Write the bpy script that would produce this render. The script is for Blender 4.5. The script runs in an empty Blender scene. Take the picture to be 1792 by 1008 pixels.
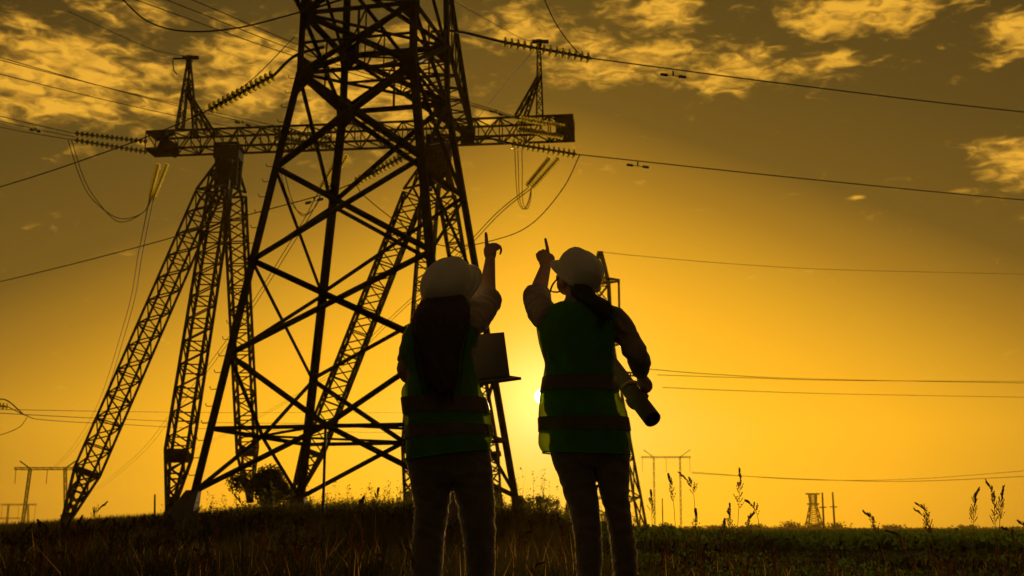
import bpy, bmesh, math, random
import numpy as np
from mathutils import Vector, Matrix, noise
random.seed(7); RNG = np.random.default_rng(7)
C = bpy.context.scene
COL = C.collection
R = math.radians

# ------------------------------------------------------------------ camera
FPX, HOR, EYE = 2144.0, 925.0, 0.44          # focal length and horizon measured on the 1792 px wide photo
PIT = math.atan((HOR - 504) / FPX); CP, SP = math.cos(PIT), math.sin(PIT)
cam = bpy.data.cameras.new('camera'); camo = bpy.data.objects.new('camera', cam); COL.objects.link(camo)
cam.sensor_width = 36; cam.lens = 36 * FPX / 1792; cam.clip_end = 6000; cam.clip_start = 0.05
camo.location = (0, 0, EYE); camo.rotation_euler = (R(90) + PIT, 0, 0)
cam.dof.use_dof = True; cam.dof.focus_distance = 5.4; cam.dof.aperture_fstop = 7.0
C.camera = camo

def at(px, py, Y):
    """World point seen at photo pixel (px, py) standing Y metres in front of the camera."""
    X = (px - 896) / FPX; V = (504 - py) / FPX
    fwd = CP - V * SP; up = SP + V * CP
    t = Y / fwd
    return Vector((X * t, Y, up * t + EYE))

# ------------------------------------------------------------------ sky, sun, exposure
def srgb(r, g, b):
    f = lambda v: (v / 255) / 12.92 if v / 255 <= 0.04045 else (((v / 255) + 0.055) / 1.055) ** 2.4
    return (f(r), f(g), f(b), 1)

SUNP = at(949, 694, 100.0) - Vector((0, 0, EYE)); SUNP.normalize()
SUN_AZ, SUN_EL = math.atan2(SUNP.x, SUNP.y), math.asin(SUNP.z)

C.view_settings.view_transform = 'Standard'; C.view_settings.look = 'None'
C.view_settings.exposure = 0; C.view_settings.gamma = 1
C.cycles.max_bounces = 6; C.cycles.transparent_max_bounces = 12; C.cycles.volume_bounces = 0
C.cycles.use_denoising = True; C.cycles.sample_clamp_indirect = 4
try: C.cycles.denoiser = 'OPENIMAGEDENOISE'
except Exception: pass

world = bpy.data.worlds.new('World'); C.world = world; world.use_nodes = True
NT = world.node_tree; NT.nodes.clear()
def N(t, **k):
    n = NT.nodes.new(t)
    for a, b in k.items(): setattr(n, a, b)
    return n
def L(a, b): NT.links.new(a, b)
def M(op, a, b=None, c=None, clamp=False):
    n = N('ShaderNodeMath', operation=op, use_clamp=clamp)
    for i, v in enumerate((a, b, c)):
        if v is None: continue
        if isinstance(v, (int, float)): n.inputs[i].default_value = v
        else: L(v, n.inputs[i])
    return n.outputs[0]
tc = N('ShaderNodeTexCoord'); sep = N('ShaderNodeSeparateXYZ'); L(tc.outputs['Generated'], sep.inputs[0])
DEG = 180 / math.pi
az = M('MULTIPLY', M('ARCTAN2', sep.outputs[0], sep.outputs[1]), DEG)
el = M('MULTIPLY', M('ARCSINE', sep.outputs[2]), DEG)
daz = M('ABSOLUTE', M('SUBTRACT', az, SUN_AZ * DEG))
dup_ = M('MAXIMUM', M('SUBTRACT', el, 4.4), 0.0)
ddn = M('MULTIPLY', M('MAXIMUM', M('SUBTRACT', 4.4, el), 0.0), 0.7)
dele = M('ADD', dup_, ddn)
ee = M('POWER', M('ADD', M('POWER', M('DIVIDE', daz, 2.15), 1.2), M('POWER', dele, 1.2)), 1 / 1.2)
ramp = N('ShaderNodeValToRGB'); L(M('DIVIDE', ee, 60.0), ramp.inputs[0])
stops = [(0.0, (255, 207, 92)), (2.0, (255, 204, 66)), (5.0, (255, 192, 38)), (7.6, (250, 178, 34)), (10.3, (212, 153, 34)), (12.8, (165, 119, 31)),
         (15.5, (110, 83, 28)), (20.5, (89, 69, 26)), (28, (70, 54, 23)), (58, (68, 52, 29))]
cr = ramp.color_ramp
while len(cr.elements) < len(stops): cr.elements.new(0.5)
for e, (p, c) in zip(cr.elements, stops): e.position = p / 60; e.color = srgb(*c)
# clouds: noise gathered into banks that stand at fixed bearings and heights in the sky
def bearing(px, py):
    d = (at(px, py, 100) - Vector((0, 0, EYE))).normalized()
    return math.degrees(math.atan2(d.x, d.y)), math.degrees(math.asin(d.z))
banks = [(110, 135, 190, 72, 1.0), (215, 22, 90, 28, .62), (30, 40, 80, 34, .6), (290, 180, 60, 30, .8), (440, 130, 90, 66, 1.0), (650, 165, 140, 70, .95), (560, 235, 90, 25, .6), (720, 60, 70, 22, .65),
         (850, 208, 22, 14, .9), (920, 55, 90, 40, .82), (1150, 22, 90, 26, .85), (1090, 100, 170, 36, .9), (1280, 125, 110, 36, .8), (980, 140, 40, 14, .6),
         (1470, 28, 90, 38, 1.0), (1570, 16, 80, 36, .98), (1450, 108, 66, 20, .85), (1775, 62, 62, 38, 1.0), (1782, 285, 58, 36, 1.0), (1495, 345, 20, 6, .75), (250, 195, 80, 22, .6)]
mask = None
for (px, py, rx, ry, w) in banks:
    a, e = bearing(px, py)
    k = 0.0267
    q = M('ADD', M('POWER', M('ABSOLUTE', M('DIVIDE', M('SUBTRACT', az, a), rx * k * 1.25)), 2.0), M('POWER', M('ABSOLUTE', M('DIVIDE', M('SUBTRACT', el, e), ry * k * 1.25)), 2.0))
    g = M('MULTIPLY', M('EXPONENT', M('MULTIPLY', q, -1.0)), w)
    mask = g if mask is None else M('MAXIMUM', mask, g)
comb = N('ShaderNodeCombineXYZ'); L(M('ADD', M('MULTIPLY', az, .30), M('MULTIPLY', el, .16)), comb.inputs[0]); L(M('SUBTRACT', M('MULTIPLY', el, .72), M('MULTIPLY', az, .05)), comb.inputs[1])
nz = N('ShaderNodeTexNoise'); L(comb.outputs[0], nz.inputs['Vector']); nz.inputs['Scale'].default_value = 1.25; nz.inputs['Detail'].default_value = 9; nz.inputs['Roughness'].default_value = .56; nz.inputs['Distortion'].default_value = .5
nz2 = N('ShaderNodeTexNoise'); L(comb.outputs[0], nz2.inputs['Vector']); nz2.inputs['Scale'].default_value = 3.0; nz2.inputs['Detail'].default_value = 5; nz2.inputs['Roughness'].default_value = .52; nz2.inputs['Distortion'].default_value = .8
nsum = M('ADD', M('MULTIPLY', nz.outputs['Fac'], .85), M('MULTIPLY', nz2.outputs['Fac'], .55))
dens = M('ADD', M('MULTIPLY', mask, .50), M('SUBTRACT', nsum, .70))
dens = M('MULTIPLY', M('SUBTRACT', dens, .12), 2.6, clamp=True)
ssm = N('ShaderNodeMapRange', interpolation_type='SMOOTHSTEP'); L(dens, ssm.inputs[0])
ccol = N('ShaderNodeMix', data_type='RGBA'); L(M('ADD', M('MULTIPLY', M('SUBTRACT', nz2.outputs['Fac'], .38), 3.0), M('MULTIPLY', dens, .35), clamp=True), ccol.inputs[0])
ccol.inputs[6].default_value = srgb(168, 120, 40); ccol.inputs[7].default_value = srgb(240, 176, 54)
mixc = N('ShaderNodeMix', data_type='RGBA'); L(M('MULTIPLY', ssm.outputs[0], .93), mixc.inputs[0]); L(ramp.outputs[0], mixc.inputs[6]); L(ccol.outputs[2], mixc.inputs[7])
bg = N('ShaderNodeBackground'); L(mixc.outputs[2], bg.inputs[0]); bg.inputs[1].default_value = 1.0
sky = N('ShaderNodeTexSky', sky_type='NISHITA'); sky.sun_disc = False; sky.sun_elevation = SUN_EL; sky.sun_rotation = SUN_AZ
tint = N('ShaderNodeMix', data_type='RGBA', blend_type='MULTIPLY'); tint.inputs[0].default_value = 1; L(sky.outputs[0], tint.inputs[6]); tint.inputs[7].default_value = (1, .55, .12, 1)
bg2 = N('ShaderNodeBackground'); L(tint.outputs[2], bg2.inputs[0]); bg2.inputs[1].default_value = 0.0015
# the solar disc's overexposed core
dotn = N('ShaderNodeVectorMath', operation='DOT_PRODUCT'); L(tc.outputs['Generated'], dotn.inputs[0]); dotn.inputs[1].default_value = SUNP
core = M('EXPONENT', M('MULTIPLY', M('SUBTRACT', 1.0, dotn.outputs['Value']), -420.0))
core = M('ADD', core, M('MULTIPLY', M('EXPONENT', M('MULTIPLY', M('SUBTRACT', 1.0, dotn.outputs['Value']), -1500.0)), 2.2))
bg3 = N('ShaderNodeBackground'); bg3.inputs[0].default_value = (1, .66, .26, 1); L(M('MULTIPLY', core, .22), bg3.inputs[1])
disc = N('ShaderNodeMapRange', interpolation_type='SMOOTHSTEP'); L(dotn.outputs['Value'], disc.inputs[0]); disc.inputs[1].default_value = math.cos(R(.42)); disc.inputs[2].default_value = math.cos(R(.2))
bg4 = N('ShaderNodeBackground'); bg4.inputs[0].default_value = (1, .82, .45, 1); L(M('MULTIPLY', disc.outputs[0], 5.0), bg4.inputs[1])
a0 = N('ShaderNodeAddShader'); L(bg3.outputs[0], a0.inputs[0]); L(bg4.outputs[0], a0.inputs[1])
a1 = N('ShaderNodeAddShader'); L(bg.outputs[0], a1.inputs[0]); L(bg2.outputs[0], a1.inputs[1])
a2 = N('ShaderNodeAddShader'); L(a1.outputs[0], a2.inputs[0]); L(a0.outputs[0], a2.inputs[1])
wo = N('ShaderNodeOutputWorld'); L(a2.outputs[0], wo.inputs[0])

sl = bpy.data.lights.new('sun', 'SUN'); slo = bpy.data.objects.new('sun', sl); COL.objects.link(slo)
sl.energy = 5.0; sl.angle = R(.53); sl.color = (1, .66, .26)
slo.rotation_euler = Vector((-SUNP.x, -SUNP.y, -SUNP.z)).to_track_quat('-Z', 'Y').to_euler()
slo.location = SUNP * 200

# ------------------------------------------------------------------ materials
MAT = {}
def mat(name, col, rough=.7, metal=0, nscale=0, namt=.3, transl=None, tamt=0, transp=0, sheen=0, bump=0, bscale=40, spec=.5, stretch=None):
    m = bpy.data.materials.new(name); m.use_nodes = True; t = m.node_tree; nd = t.nodes; lk = t.links
    b = nd['Principled BSDF']; out = nd['Material Output']
    b.inputs['Base Color'].default_value = (*col, 1); b.inputs['Roughness'].default_value = rough; b.inputs['Metallic'].default_value = metal
    b.inputs['Specular IOR Level'].default_value = spec
    if sheen: b.inputs['Sheen Weight'].default_value = sheen; b.inputs['Sheen Roughness'].default_value = .4
    tcn = nd.new('ShaderNodeTexCoord'); vec = tcn.outputs['Object']
    if stretch:
        mp = nd.new('ShaderNodeMapping'); mp.inputs['Scale'].default_value = stretch; lk.new(vec, mp.inputs[0]); vec = mp.outputs[0]
    if nscale:
        n = nd.new('ShaderNodeTexNoise'); n.inputs['Scale'].default_value = nscale; n.inputs['Detail'].default_value = 5; lk.new(vec, n.inputs['Vector'])
        r = nd.new('ShaderNodeValToRGB'); lk.new(n.outputs['Fac'], r.inputs[0])
        r.color_ramp.elements[0].position = .3; r.color_ramp.elements[1].position = .7
        r.color_ramp.elements[0].color = (*[c * (1 - namt) for c in col], 1); r.color_ramp.elements[1].color = (*[min(1, c * (1 + namt)) for c in col], 1)
        lk.new(r.outputs[0], b.inputs['Base Color'])
    if bump:
        n = nd.new('ShaderNodeTexNoise'); n.inputs['Scale'].default_value = bscale; n.inputs['Detail'].default_value = 4; lk.new(vec, n.inputs['Vector'])
        bp = nd.new('ShaderNodeBump'); bp.inputs['Strength'].default_value = bump; bp.inputs['Distance'].default_value = .02; lk.new(n.outputs['Fac'], bp.inputs['Height']); lk.new(bp.outputs[0], b.inputs['Normal'])
    sh = b.outputs[0]
    if transl:
        tr = nd.new('ShaderNodeBsdfTranslucent'); tr.inputs[0].default_value = (*transl, 1)
        mx = nd.new('ShaderNodeMixShader'); mx.inputs[0].default_value = tamt; lk.new(sh, mx.inputs[1]); lk.new(tr.outputs[0], mx.inputs[2]); sh = mx.outputs[0]
    if transp:
        tp = nd.new('ShaderNodeBsdfTransparent'); tp.inputs[0].default_value = (*(transl or (1, 1, 1)), 1)
        mx = nd.new('ShaderNodeMixShader'); mx.inputs[0].default_value = transp; lk.new(sh, mx.inputs[1]); lk.new(tp.outputs[0], mx.inputs[2]); sh = mx.outputs[0]
    lk.new(sh, out.inputs[0]); MAT[name] = m; return m
mat('steel', (.028, .025, .022), .8, 0, 3, .35, spec=.08)
mat('steel_far', (.028, .025, .022), .85, 0, spec=.05)
mat('concrete', (.09, .08, .07), .9, 0, 4, .25, bump=.4)
mat('wire', (.035, .03, .028), .9, 0, spec=.1)
mat('glass', (.08, .12, .06), .12, 0, transl=(1, .88, .28), tamt=.66)  # lit copy: golden sun glow put into the translucent colour
mat('glass_shaded', (.05, .075, .035), .12, 0, transl=(1, .9, .3), tamt=.16)  # same glass, darker and less translucent to stand in for unlit strings
mat('fitting', (.04, .035, .03), .8, .1, spec=.2)
mat('wood', (.12, .09, .06), .85, 0, 6, .3)
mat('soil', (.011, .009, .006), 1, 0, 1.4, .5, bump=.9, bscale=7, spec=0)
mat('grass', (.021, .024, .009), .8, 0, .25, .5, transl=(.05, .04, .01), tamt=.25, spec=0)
mat('dry_stalk', (.17, .115, .055), .75, 0, transl=(.42, .22, .06), tamt=.35, spec=.05)
mat('weeds', (.035, .045, .015), .75, 0, .8, .4, transl=(.14, .13, .025), tamt=.35, spec=.2)
mat('crop', (.019, .036, .008), .85, 0, .6, .35, transl=(.06, .10, .012), tamt=.3, spec=0)
mat('leaves', (.035, .045, .018), .8, 0, 1.2, .4, transl=(.10, .09, .02), tamt=.25, spec=.2)
mat('tree_far', (.035, .038, .02), .85, 0, .1, .3)
mat('bark', (.08, .06, .045), .9)
mat('skin', (.42, .25, .17), .5, 0, 30, .08, transl=(.6, .25, .1), tamt=.06)
mat('hair', (.045, .024, .012), .45, 0, 60, .4, transl=(.55, .22, .05), tamt=.28, stretch=(1, 1, .06))
mat('hair_black', (.03, .018, .012), .45, 0, 60, .4, transl=(.45, .16, .05), tamt=.2, stretch=(1, 1, .06))
mat('hair_sunlit', (.10, .045, .015), .5, transl=(1, .5, .12), tamt=.75)  # brighter copy of the hair, sunlit glow of the fringe put into its colour
mat('helmet', (.62, .60, .56), .32, 0, 12, .05)
mat('helmet_liner', (.10, .10, .10), .6)
mat('shirt', (.33, .26, .21), .85, 0, 9, .15, sheen=.3, bump=.25, bscale=120)
mat('shirt_dark', (.22, .17, .15), .85, 0, 9, .15, sheen=.3, bump=.25, bscale=120)
mat('vest', (.03, .28, .03), .75, 0, 14, .25, transl=(.75, .85, .08), tamt=.34, transp=.16, sheen=.2, bump=.5, bscale=28)
mat('band', (.075, .055, .04), .5, 0, 20, .15)
mat('fuzz', (.10, .07, .04), .8, transl=(1, .7, .35), tamt=.5)  # fibres added to give cloth edges a sunlit rim, paler than the cloth
mat('piping', (.05, .35, .03), .7, transl=(.3, .7, .05), tamt=.4)
mat('trousers', (.11, .095, .09), .88, 0, 12, .25, sheen=1.0, bump=.3, bscale=160)
mat('trousers_brown', (.12, .095, .08), .88, 0, 12, .25, sheen=1.0, bump=.3, bscale=160)
mat('boot', (.07, .05, .035), .6, 0, 15, .2)
mat('laptop', (.08, .075, .07), .45, .2)
mat('screen', (.02, .02, .022), .25)
mat('keys', (.03, .03, .03), .6)
mat('paper', (.13, .10, .075), .8, transl=(.8, .6, .3), tamt=.05)
mat('white', (.7, .68, .64), .3); mat('iris', (.05, .03, .02), .3)

# ------------------------------------------------------------------ mesh helpers
LOC = {}
class MB:
    def __init__(s): s.v, s.f, s.n = [], [], 0
    def add(s, v, f):
        s.v.extend(tuple(p) for p in v); s.f.extend(tuple(i + s.n for i in q) for q in f); s.n += len(v)
    def bar(s, p, q, w, h=None, up=None):
        p, q = Vector(p), Vector(q); h = h or w; d = (q - p).normalized()
        u = Vector(up) if up is not None else (Vector((0, 0, 1)) if abs(d.z) < .95 else Vector((0, 1, 0)))
        a = d.cross(u).normalized(); b = a.cross(d).normalized()
        c = [a * (i * w / 2) + b * (j * h / 2) for i, j in ((-1, -1), (1, -1), (1, 1), (-1, 1))]
        s.add([p + x for x in c] + [q + x for x in c], [(3, 2, 1, 0), (4, 5, 6, 7), (0, 1, 5, 4), (1, 2, 6, 5), (2, 3, 7, 6), (3, 0, 4, 7)])
    def angle(s, p, q, w, t, into):
        """steel angle section whose two flanges spread from the corner line p-q; `into` points to the inside of the angle"""
        p, q = Vector(p), Vector(q); d = (q - p).normalized(); i = Vector(into); i = (i - d * i.dot(d)).normalized(); j = d.cross(i).normalized()
        a = (i + j).normalized(); b = (i - j).normalized()
        o = -i * (w * .35)
        prof = [o, o + a * w, o + a * w + b * t, o + a * t + b * t, o + b * w + a * t, o + b * w]
        n = 6
        s.add([p + x for x in prof] + [q + x for x in prof], [(5, 4, 3, 2, 1, 0), tuple(range(6, 12))] + [(k, (k + 1) % n, n + (k + 1) % n, n + k) for k in range(n)])
    def loft(s, rings, cap=True):
        n = len(rings[0]); v = [p for r in rings for p in r]; f = []
        for i in range(len(rings) - 1):
            for k in range(n): f.append((i * n + k, i * n + (k + 1) % n, (i + 1) * n + (k + 1) % n, (i + 1) * n + k))
        if cap: f.append(tuple(range(n))[::-1]); f.append(tuple((len(rings) - 1) * n + k for k in range(n)))
        s.add(v, f)
    def tube(s, pts, rad, n=8, cap=True, flat=1.0, side=None):
        pts = [Vector(p) for p in pts]; m = len(pts)
        rad = [rad] * m if isinstance(rad, (int, float)) else rad
        rings = []; prev = None
        for i, p in enumerate(pts):
            d = (pts[min(i + 1, m - 1)] - pts[max(i - 1, 0)]).normalized()
            if prev is None:
                u = Vector(side) if side else (Vector((1, 0, 0)) if abs(d.x) < .9 else Vector((0, 1, 0)))
            else: u = prev
            a = (u - d * u.dot(d)).normalized(); b = d.cross(a); prev = a
            rings.append([p + a * (rad[i] * math.cos(2 * math.pi * k / n)) + b * (rad[i] * flat * math.sin(2 * math.pi * k / n)) for k in range(n)])
        s.loft(rings, cap)
    def ball(s, c, r, nu=14, nv=9, rot=None):
        c = Vector(c); r = (r, r, r) if isinstance(r, (int, float)) else r
        rings = []
        for j in range(1, nv):
            th = math.pi * j / nv
            ring = []
            for k in range(nu):
                ph = 2 * math.pi * k / nu
                p = Vector((r[0] * math.sin(th) * math.cos(ph), r[1] * math.sin(th) * math.sin(ph), -r[2] * math.cos(th)))
                ring.append(c + (rot @ p if rot else p))
            rings.append(ring)
        s.loft(rings)
    def build(s, name, m, parent=None, smooth=False, loc=None):
        org = Vector(LOC.get(parent.name, (0, 0, 0))) if parent else (Vector(loc) if loc is not None else Vector((0, 0, 0)))
        me = bpy.data.meshes.new(name); me.from_pydata([(p[0] - org[0], p[1] - org[1], p[2] - org[2]) for p in s.v], [], s.f)
        return link(name, me, m, parent, smooth, org)
def link(name, me, m, parent=None, smooth=False, org=(0, 0, 0)):
    me.materials.clear(); me.materials.append(MAT[m] if isinstance(m, str) else m); me.update()
    if smooth: me.polygons.foreach_set('use_smooth', [True] * len(me.polygons))
    o = bpy.data.objects.new(name, me); COL.objects.link(o)
    if parent: o.parent = parent
    else: o.location = org
    LOC[o.name] = Vector(org); return o
def tag(o, label, cat, group=None, kind=None):
    o['label'] = label; o['category'] = cat
    if group: o['group'] = group
    if kind: o['kind'] = kind
    return o
def thing(name, loc, label, cat, group=None):
    o = bpy.data.objects.new(name, None); COL.objects.link(o); o.location = loc; o.empty_display_size = .2
    LOC[o.name] = Vector(loc); return tag(o, label, cat, group)
def spline(pts, n=12):
    pts = [Vector(p) for p in pts]
    if len(pts) == 2: return [pts[0].lerp(pts[1], i / n) for i in range(n + 1)]
    P = [pts[0] * 2 - pts[1]] + pts + [pts[-1] * 2 - pts[-2]]; out = []
    for i in range(1, len(P) - 2):
        a, b, c, d = P[i - 1:i + 3]
        for k in range(n):
            t = k / n
            out.append(.5 * ((2 * b) + (c - a) * t + (2 * a - 5 * b + 4 * c - d) * t * t + (3 * b - a - 3 * c + d) * t ** 3))
    return out + [pts[-1]]
def solid(mb, voxel, it=2, fold=None):
    """one continuous skin over overlapping lofts: voxel remesh, smooth, then optional fold displacement"""
    me = bpy.data.meshes.new('tmp'); me.from_pydata(mb.v, [], mb.f); o = bpy.data.objects.new('tmp', me); COL.objects.link(o)
    bm = bmesh.new(); bm.from_mesh(me); bmesh.ops.recalc_face_normals(bm, faces=bm.faces); bm.to_mesh(me); bm.free()
    r = o.modifiers.new('r', 'REMESH'); r.mode = 'VOXEL'; r.voxel_size = voxel
    if it: s_ = o.modifiers.new('s', 'SMOOTH'); s_.iterations = it; s_.factor = .5
    dg = bpy.context.evaluated_depsgraph_get(); out = bpy.data.meshes.new_from_object(o.evaluated_get(dg))
    bpy.data.objects.remove(o); bpy.data.meshes.remove(me)
    if fold: crease(out, *fold)
    r_ = MB(); r_.v = [tuple(v.co) for v in out.vertices]; r_.f = [tuple(p.vertices) for p in out.polygons]; r_.n = len(r_.v)
    bpy.data.meshes.remove(out); return r_
def fuzz(o, n, ln, w=.0006):
    """short fibres standing off a cloth surface, in the same mesh, second material"""
    me = o.data; nv = len(me.vertices); co = np.empty(nv * 3); no = np.empty(nv * 3); me.vertices.foreach_get('co', co); me.vertices.foreach_get('normal', no)
    co = co.reshape(-1, 3); no = no.reshape(-1, 3); k = RNG.integers(0, nv, n); p = co[k] + RNG.normal(size=(n, 3)) * .002; d = no[k] + RNG.normal(size=(n, 3)) * .45
    d /= np.linalg.norm(d, axis=1)[:, None]; t = np.cross(d, RNG.normal(size=(n, 3))); t /= np.linalg.norm(t, axis=1)[:, None]; l = ln * RNG.uniform(.4, 1.2, n)[:, None]
    V = np.stack([p - t * w, p + t * w, p + d * l], 1).reshape(-1, 3); F = (np.arange(n)[:, None] * 3 + np.arange(3) + nv)
    old = [tuple(q.vertices) for q in me.polygons]; nm = bpy.data.meshes.new(me.name); nm.from_pydata(co.tolist() + V.tolist(), [], old + F.tolist())
    nm.materials.append(me.materials[0]); nm.materials.append(MAT['fuzz'])
    nm.polygons.foreach_set('material_index', [0] * len(old) + [1] * n); nm.polygons.foreach_set('use_smooth', [True] * len(old) + [False] * n); nm.update()
    o.data = nm; bpy.data.meshes.remove(me)
def crease(me, amp, sx, sz):
    me.update(); co = [v.co.copy() for v in me.vertices]; no = [v.normal.copy() for v in me.vertices]
    for v, c, n in zip(me.vertices, co, no):
        q = Vector((c.x * sx + c.z * sx * .6, c.y * sx, c.z * sz))
        h = noise.noise(q) + .5 * noise.noise(q * 2.1 + Vector((5, 1, 2)))
        h = 1 - abs(h) * 2.2
        v.co = c + n * (amp * h)

# ------------------------------------------------------------------ ground
def gz(x, y):
    lx = (x + 2.0)
    s = 6.3 if lx < 0 else 3.4
    z = .98 * math.exp(-.5 * (lx / s) ** 2) * math.exp(-.5 * ((y - 35) / (6.5 if y < 35 else 12)) ** 2)
    z += .80 * math.exp(-.5 * ((x + 13) / 5.5) ** 2) * math.exp(-.5 * ((y - 54) / 11) ** 2)
    z += .05 * noise.noise(Vector((x * .35, y * .35, 0))) + .02 * noise.noise(Vector((x * 1.7, y * 1.7, 3)))
    return z * min(1, max(0, (400 - y) / 200)) if y > 200 else z
mb = MB()
ys = list(np.concatenate([np.linspace(-30, 4, 8), np.linspace(5, 70, 95), np.geomspace(74, 2600, 34)]))
us = np.linspace(-1, 1, 141)
vs = []
for y in ys:
    hw = 45 + max(0, y) * 1.1
    for u in us:
        x = hw * (u * .35 + .65 * u ** 3)
        vs.append((x, y, gz(x, y)))
n = len(us)
fs = [(i * n + k, i * n + k + 1, (i + 1) * n + k + 1, (i + 1) * n + k) for i in range(len(ys) - 1) for k in range(n - 1)]
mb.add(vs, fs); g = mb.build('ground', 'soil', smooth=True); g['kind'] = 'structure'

def blades(name, pts, hts, wid, m, lean=.35, flop=0, label=None, cat='grass'):
    """pts (n,3) roots; curved tapering blades"""
    n = len(pts); pts = np.asarray(pts, float); a = RNG.uniform(0, 2 * np.pi, n); h = np.asarray(hts)
    l = RNG.uniform(.05, lean, n) * h; dx, dy = np.cos(a) * l, np.sin(a) * l
    b = RNG.uniform(0, np.pi, n); wx, wy = np.cos(b) * wid, np.sin(b) * wid * .6
    V = np.zeros((n, 5, 3))
    for k, (t, w) in enumerate(((0, 1), (0, -1), (.55, .8), (.55, -.8), (1, 0))):
        V[:, k, 0] = pts[:, 0] + dx * t ** 2 + wx * w; V[:, k, 1] = pts[:, 1] + dy * t ** 2 + wy * w; V[:, k, 2] = pts[:, 2] + h * (t - flop * t * t)
    i = np.arange(n)[:, None] * 5
    q = np.concatenate([i + 0, i + 1, i + 3, i + 2], 1); t3 = np.concatenate([i + 2, i + 3, i + 4], 1)
    me = bpy.data.meshes.new(name)
    me.from_pydata(V.reshape(-1, 3).tolist(), [], q.tolist() + t3.tolist())
    o = link(name, me, m); tag(o, label, cat, kind='stuff'); return o

def scatter(n, y0, y1, x0=-.46, x1=.46, pw=1.0, pad=1.0):
    y = y0 + (y1 - y0) * RNG.uniform(0, 1, n) ** pw; x = RNG.uniform(x0, x1, n) * y + RNG.uniform(-pad, pad, n)
    return x, y
def grow(x, y, hfun):
    P = [(a, b, gz(a, b) - .01) for a, b in zip(x, y)]; H = [hfun(a, b) for a, b in zip(x, y)]
    return np.array(P), np.array(H)

# ------------------------------------------------------------------ near lattice tower
TH, TCX, TCY = -.229, -3.751, 32.153
cT, sT = math.cos(TH), math.sin(TH)
SGN = {'A': (-1, -1), 'C': (1, -1), 'D': (1, 1), 'B': (-1, 1)}
def tw(h):   # body width at height h above the eye
    if h <= 11.93: return 6 + (3.227 - 6) * (h - 2.441) / (11.93 - 2.441)
    return 3.227 - (h - 11.93) * .035
def tl(x, y, h): return Vector((TCX + cT * x - sT * y, TCY + sT * x + cT * y, h + EYE))
def leg(k, h): w = tw(h) / 2; return tl(SGN[k][0] * w, SGN[k][1] * w, h)
def mid(a, b, h): return (leg(a, h) + leg(b, h)) / 2
def hA(py):  # height at which leg A is seen at photo row py
    lo, hi = -2, 25
    for _ in range(50):
        m_ = (lo + hi) / 2; p = leg('A', m_); z = p.z - EYE
        r = (504 - FPX * (-p.y * SP + z * CP) / (p.y * CP + z * SP))
        if r > py: lo = m_
        else: hi = m_
    return lo
hb, h3, h2, h1, hk, hm = hA(748), hA(620), hA(455), hA(292), hA(127), hA(22)
hm2 = hm + 2.3; htop = hm2 + 4.0; h0 = hA(868)
tower = thing('lattice_pylon', (TCX, TCY, gz(TCX, TCY)), 'huge dark lattice steel pylon with X bracing standing behind the two workers', 'pylon')
cen = lambda k: Vector((TCX, TCY, 0)) - Vector((leg(k, 5).x, leg(k, 5).y, 0))
for k in 'ACDB':
    m_ = MB(); wl = .20
    m_.angle(leg(k, h0 - .05), leg(k, hk), wl, .035, cen(k)); m_.angle(leg(k, hk), leg(k, htop), wl * .85, .03, cen(k))
    o = m_.build('leg', 'steel', tower)
    p = leg(k, h0); f_ = MB(); d = (leg(k, 0) - leg(k, 4)).normalized()
    zb = gz(p.x, p.y) - .35
    ring = lambda q, w: [q + Vector((a * w, b * w, 0)) for a, b in ((-1, -1), (1, -1), (1, 1), (-1, 1))]
    base = p + d * ((p.z - zb) / -d.z); cz = Vector((-cen(k).normalized().x, -cen(k).normalized().y, 0))
    f_.loft([ring(base + cz * .25, .46), ring(p + Vector((0, 0, .02)) - d * .12, .15)])
    f_.build('footing', 'concrete', tower)
    # gusset plates where the braces meet this leg
    for h in (h3, h2, h1, hk, hm):
        big = .55 if h in (hk, hm) else .22
        for o_ in [x for x in 'ACDB' if x != k and (SGN[x][0] == SGN[k][0]) != (SGN[x][1] == SGN[k][1])]:
            dv = (leg(o_, h) - leg(k, h)).normalized(); q = leg(k, h); nrm = dv.cross(Vector((0, 0, 1)))
            pl = [q + Vector((0, 0, big)), q + dv * big * .75 + Vector((0, 0, big * .35)), q + dv * big * .75 - Vector((0, 0, big * .35)), q - Vector((0, 0, big * 1.1))]
            gm = MB(); gm.add([a + nrm * s_ * .012 for s_ in (-1, 1) for a in pl], [(3, 2, 1, 0), (4, 5, 6, 7)] + [(i, (i + 1) % 4, 4 + (i + 1) % 4, 4 + i) for i in range(4)])
            gm.build('gusset_plate', 'steel', tower)
faces = ('AC', 'CD', 'DB', 'BA')
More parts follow.
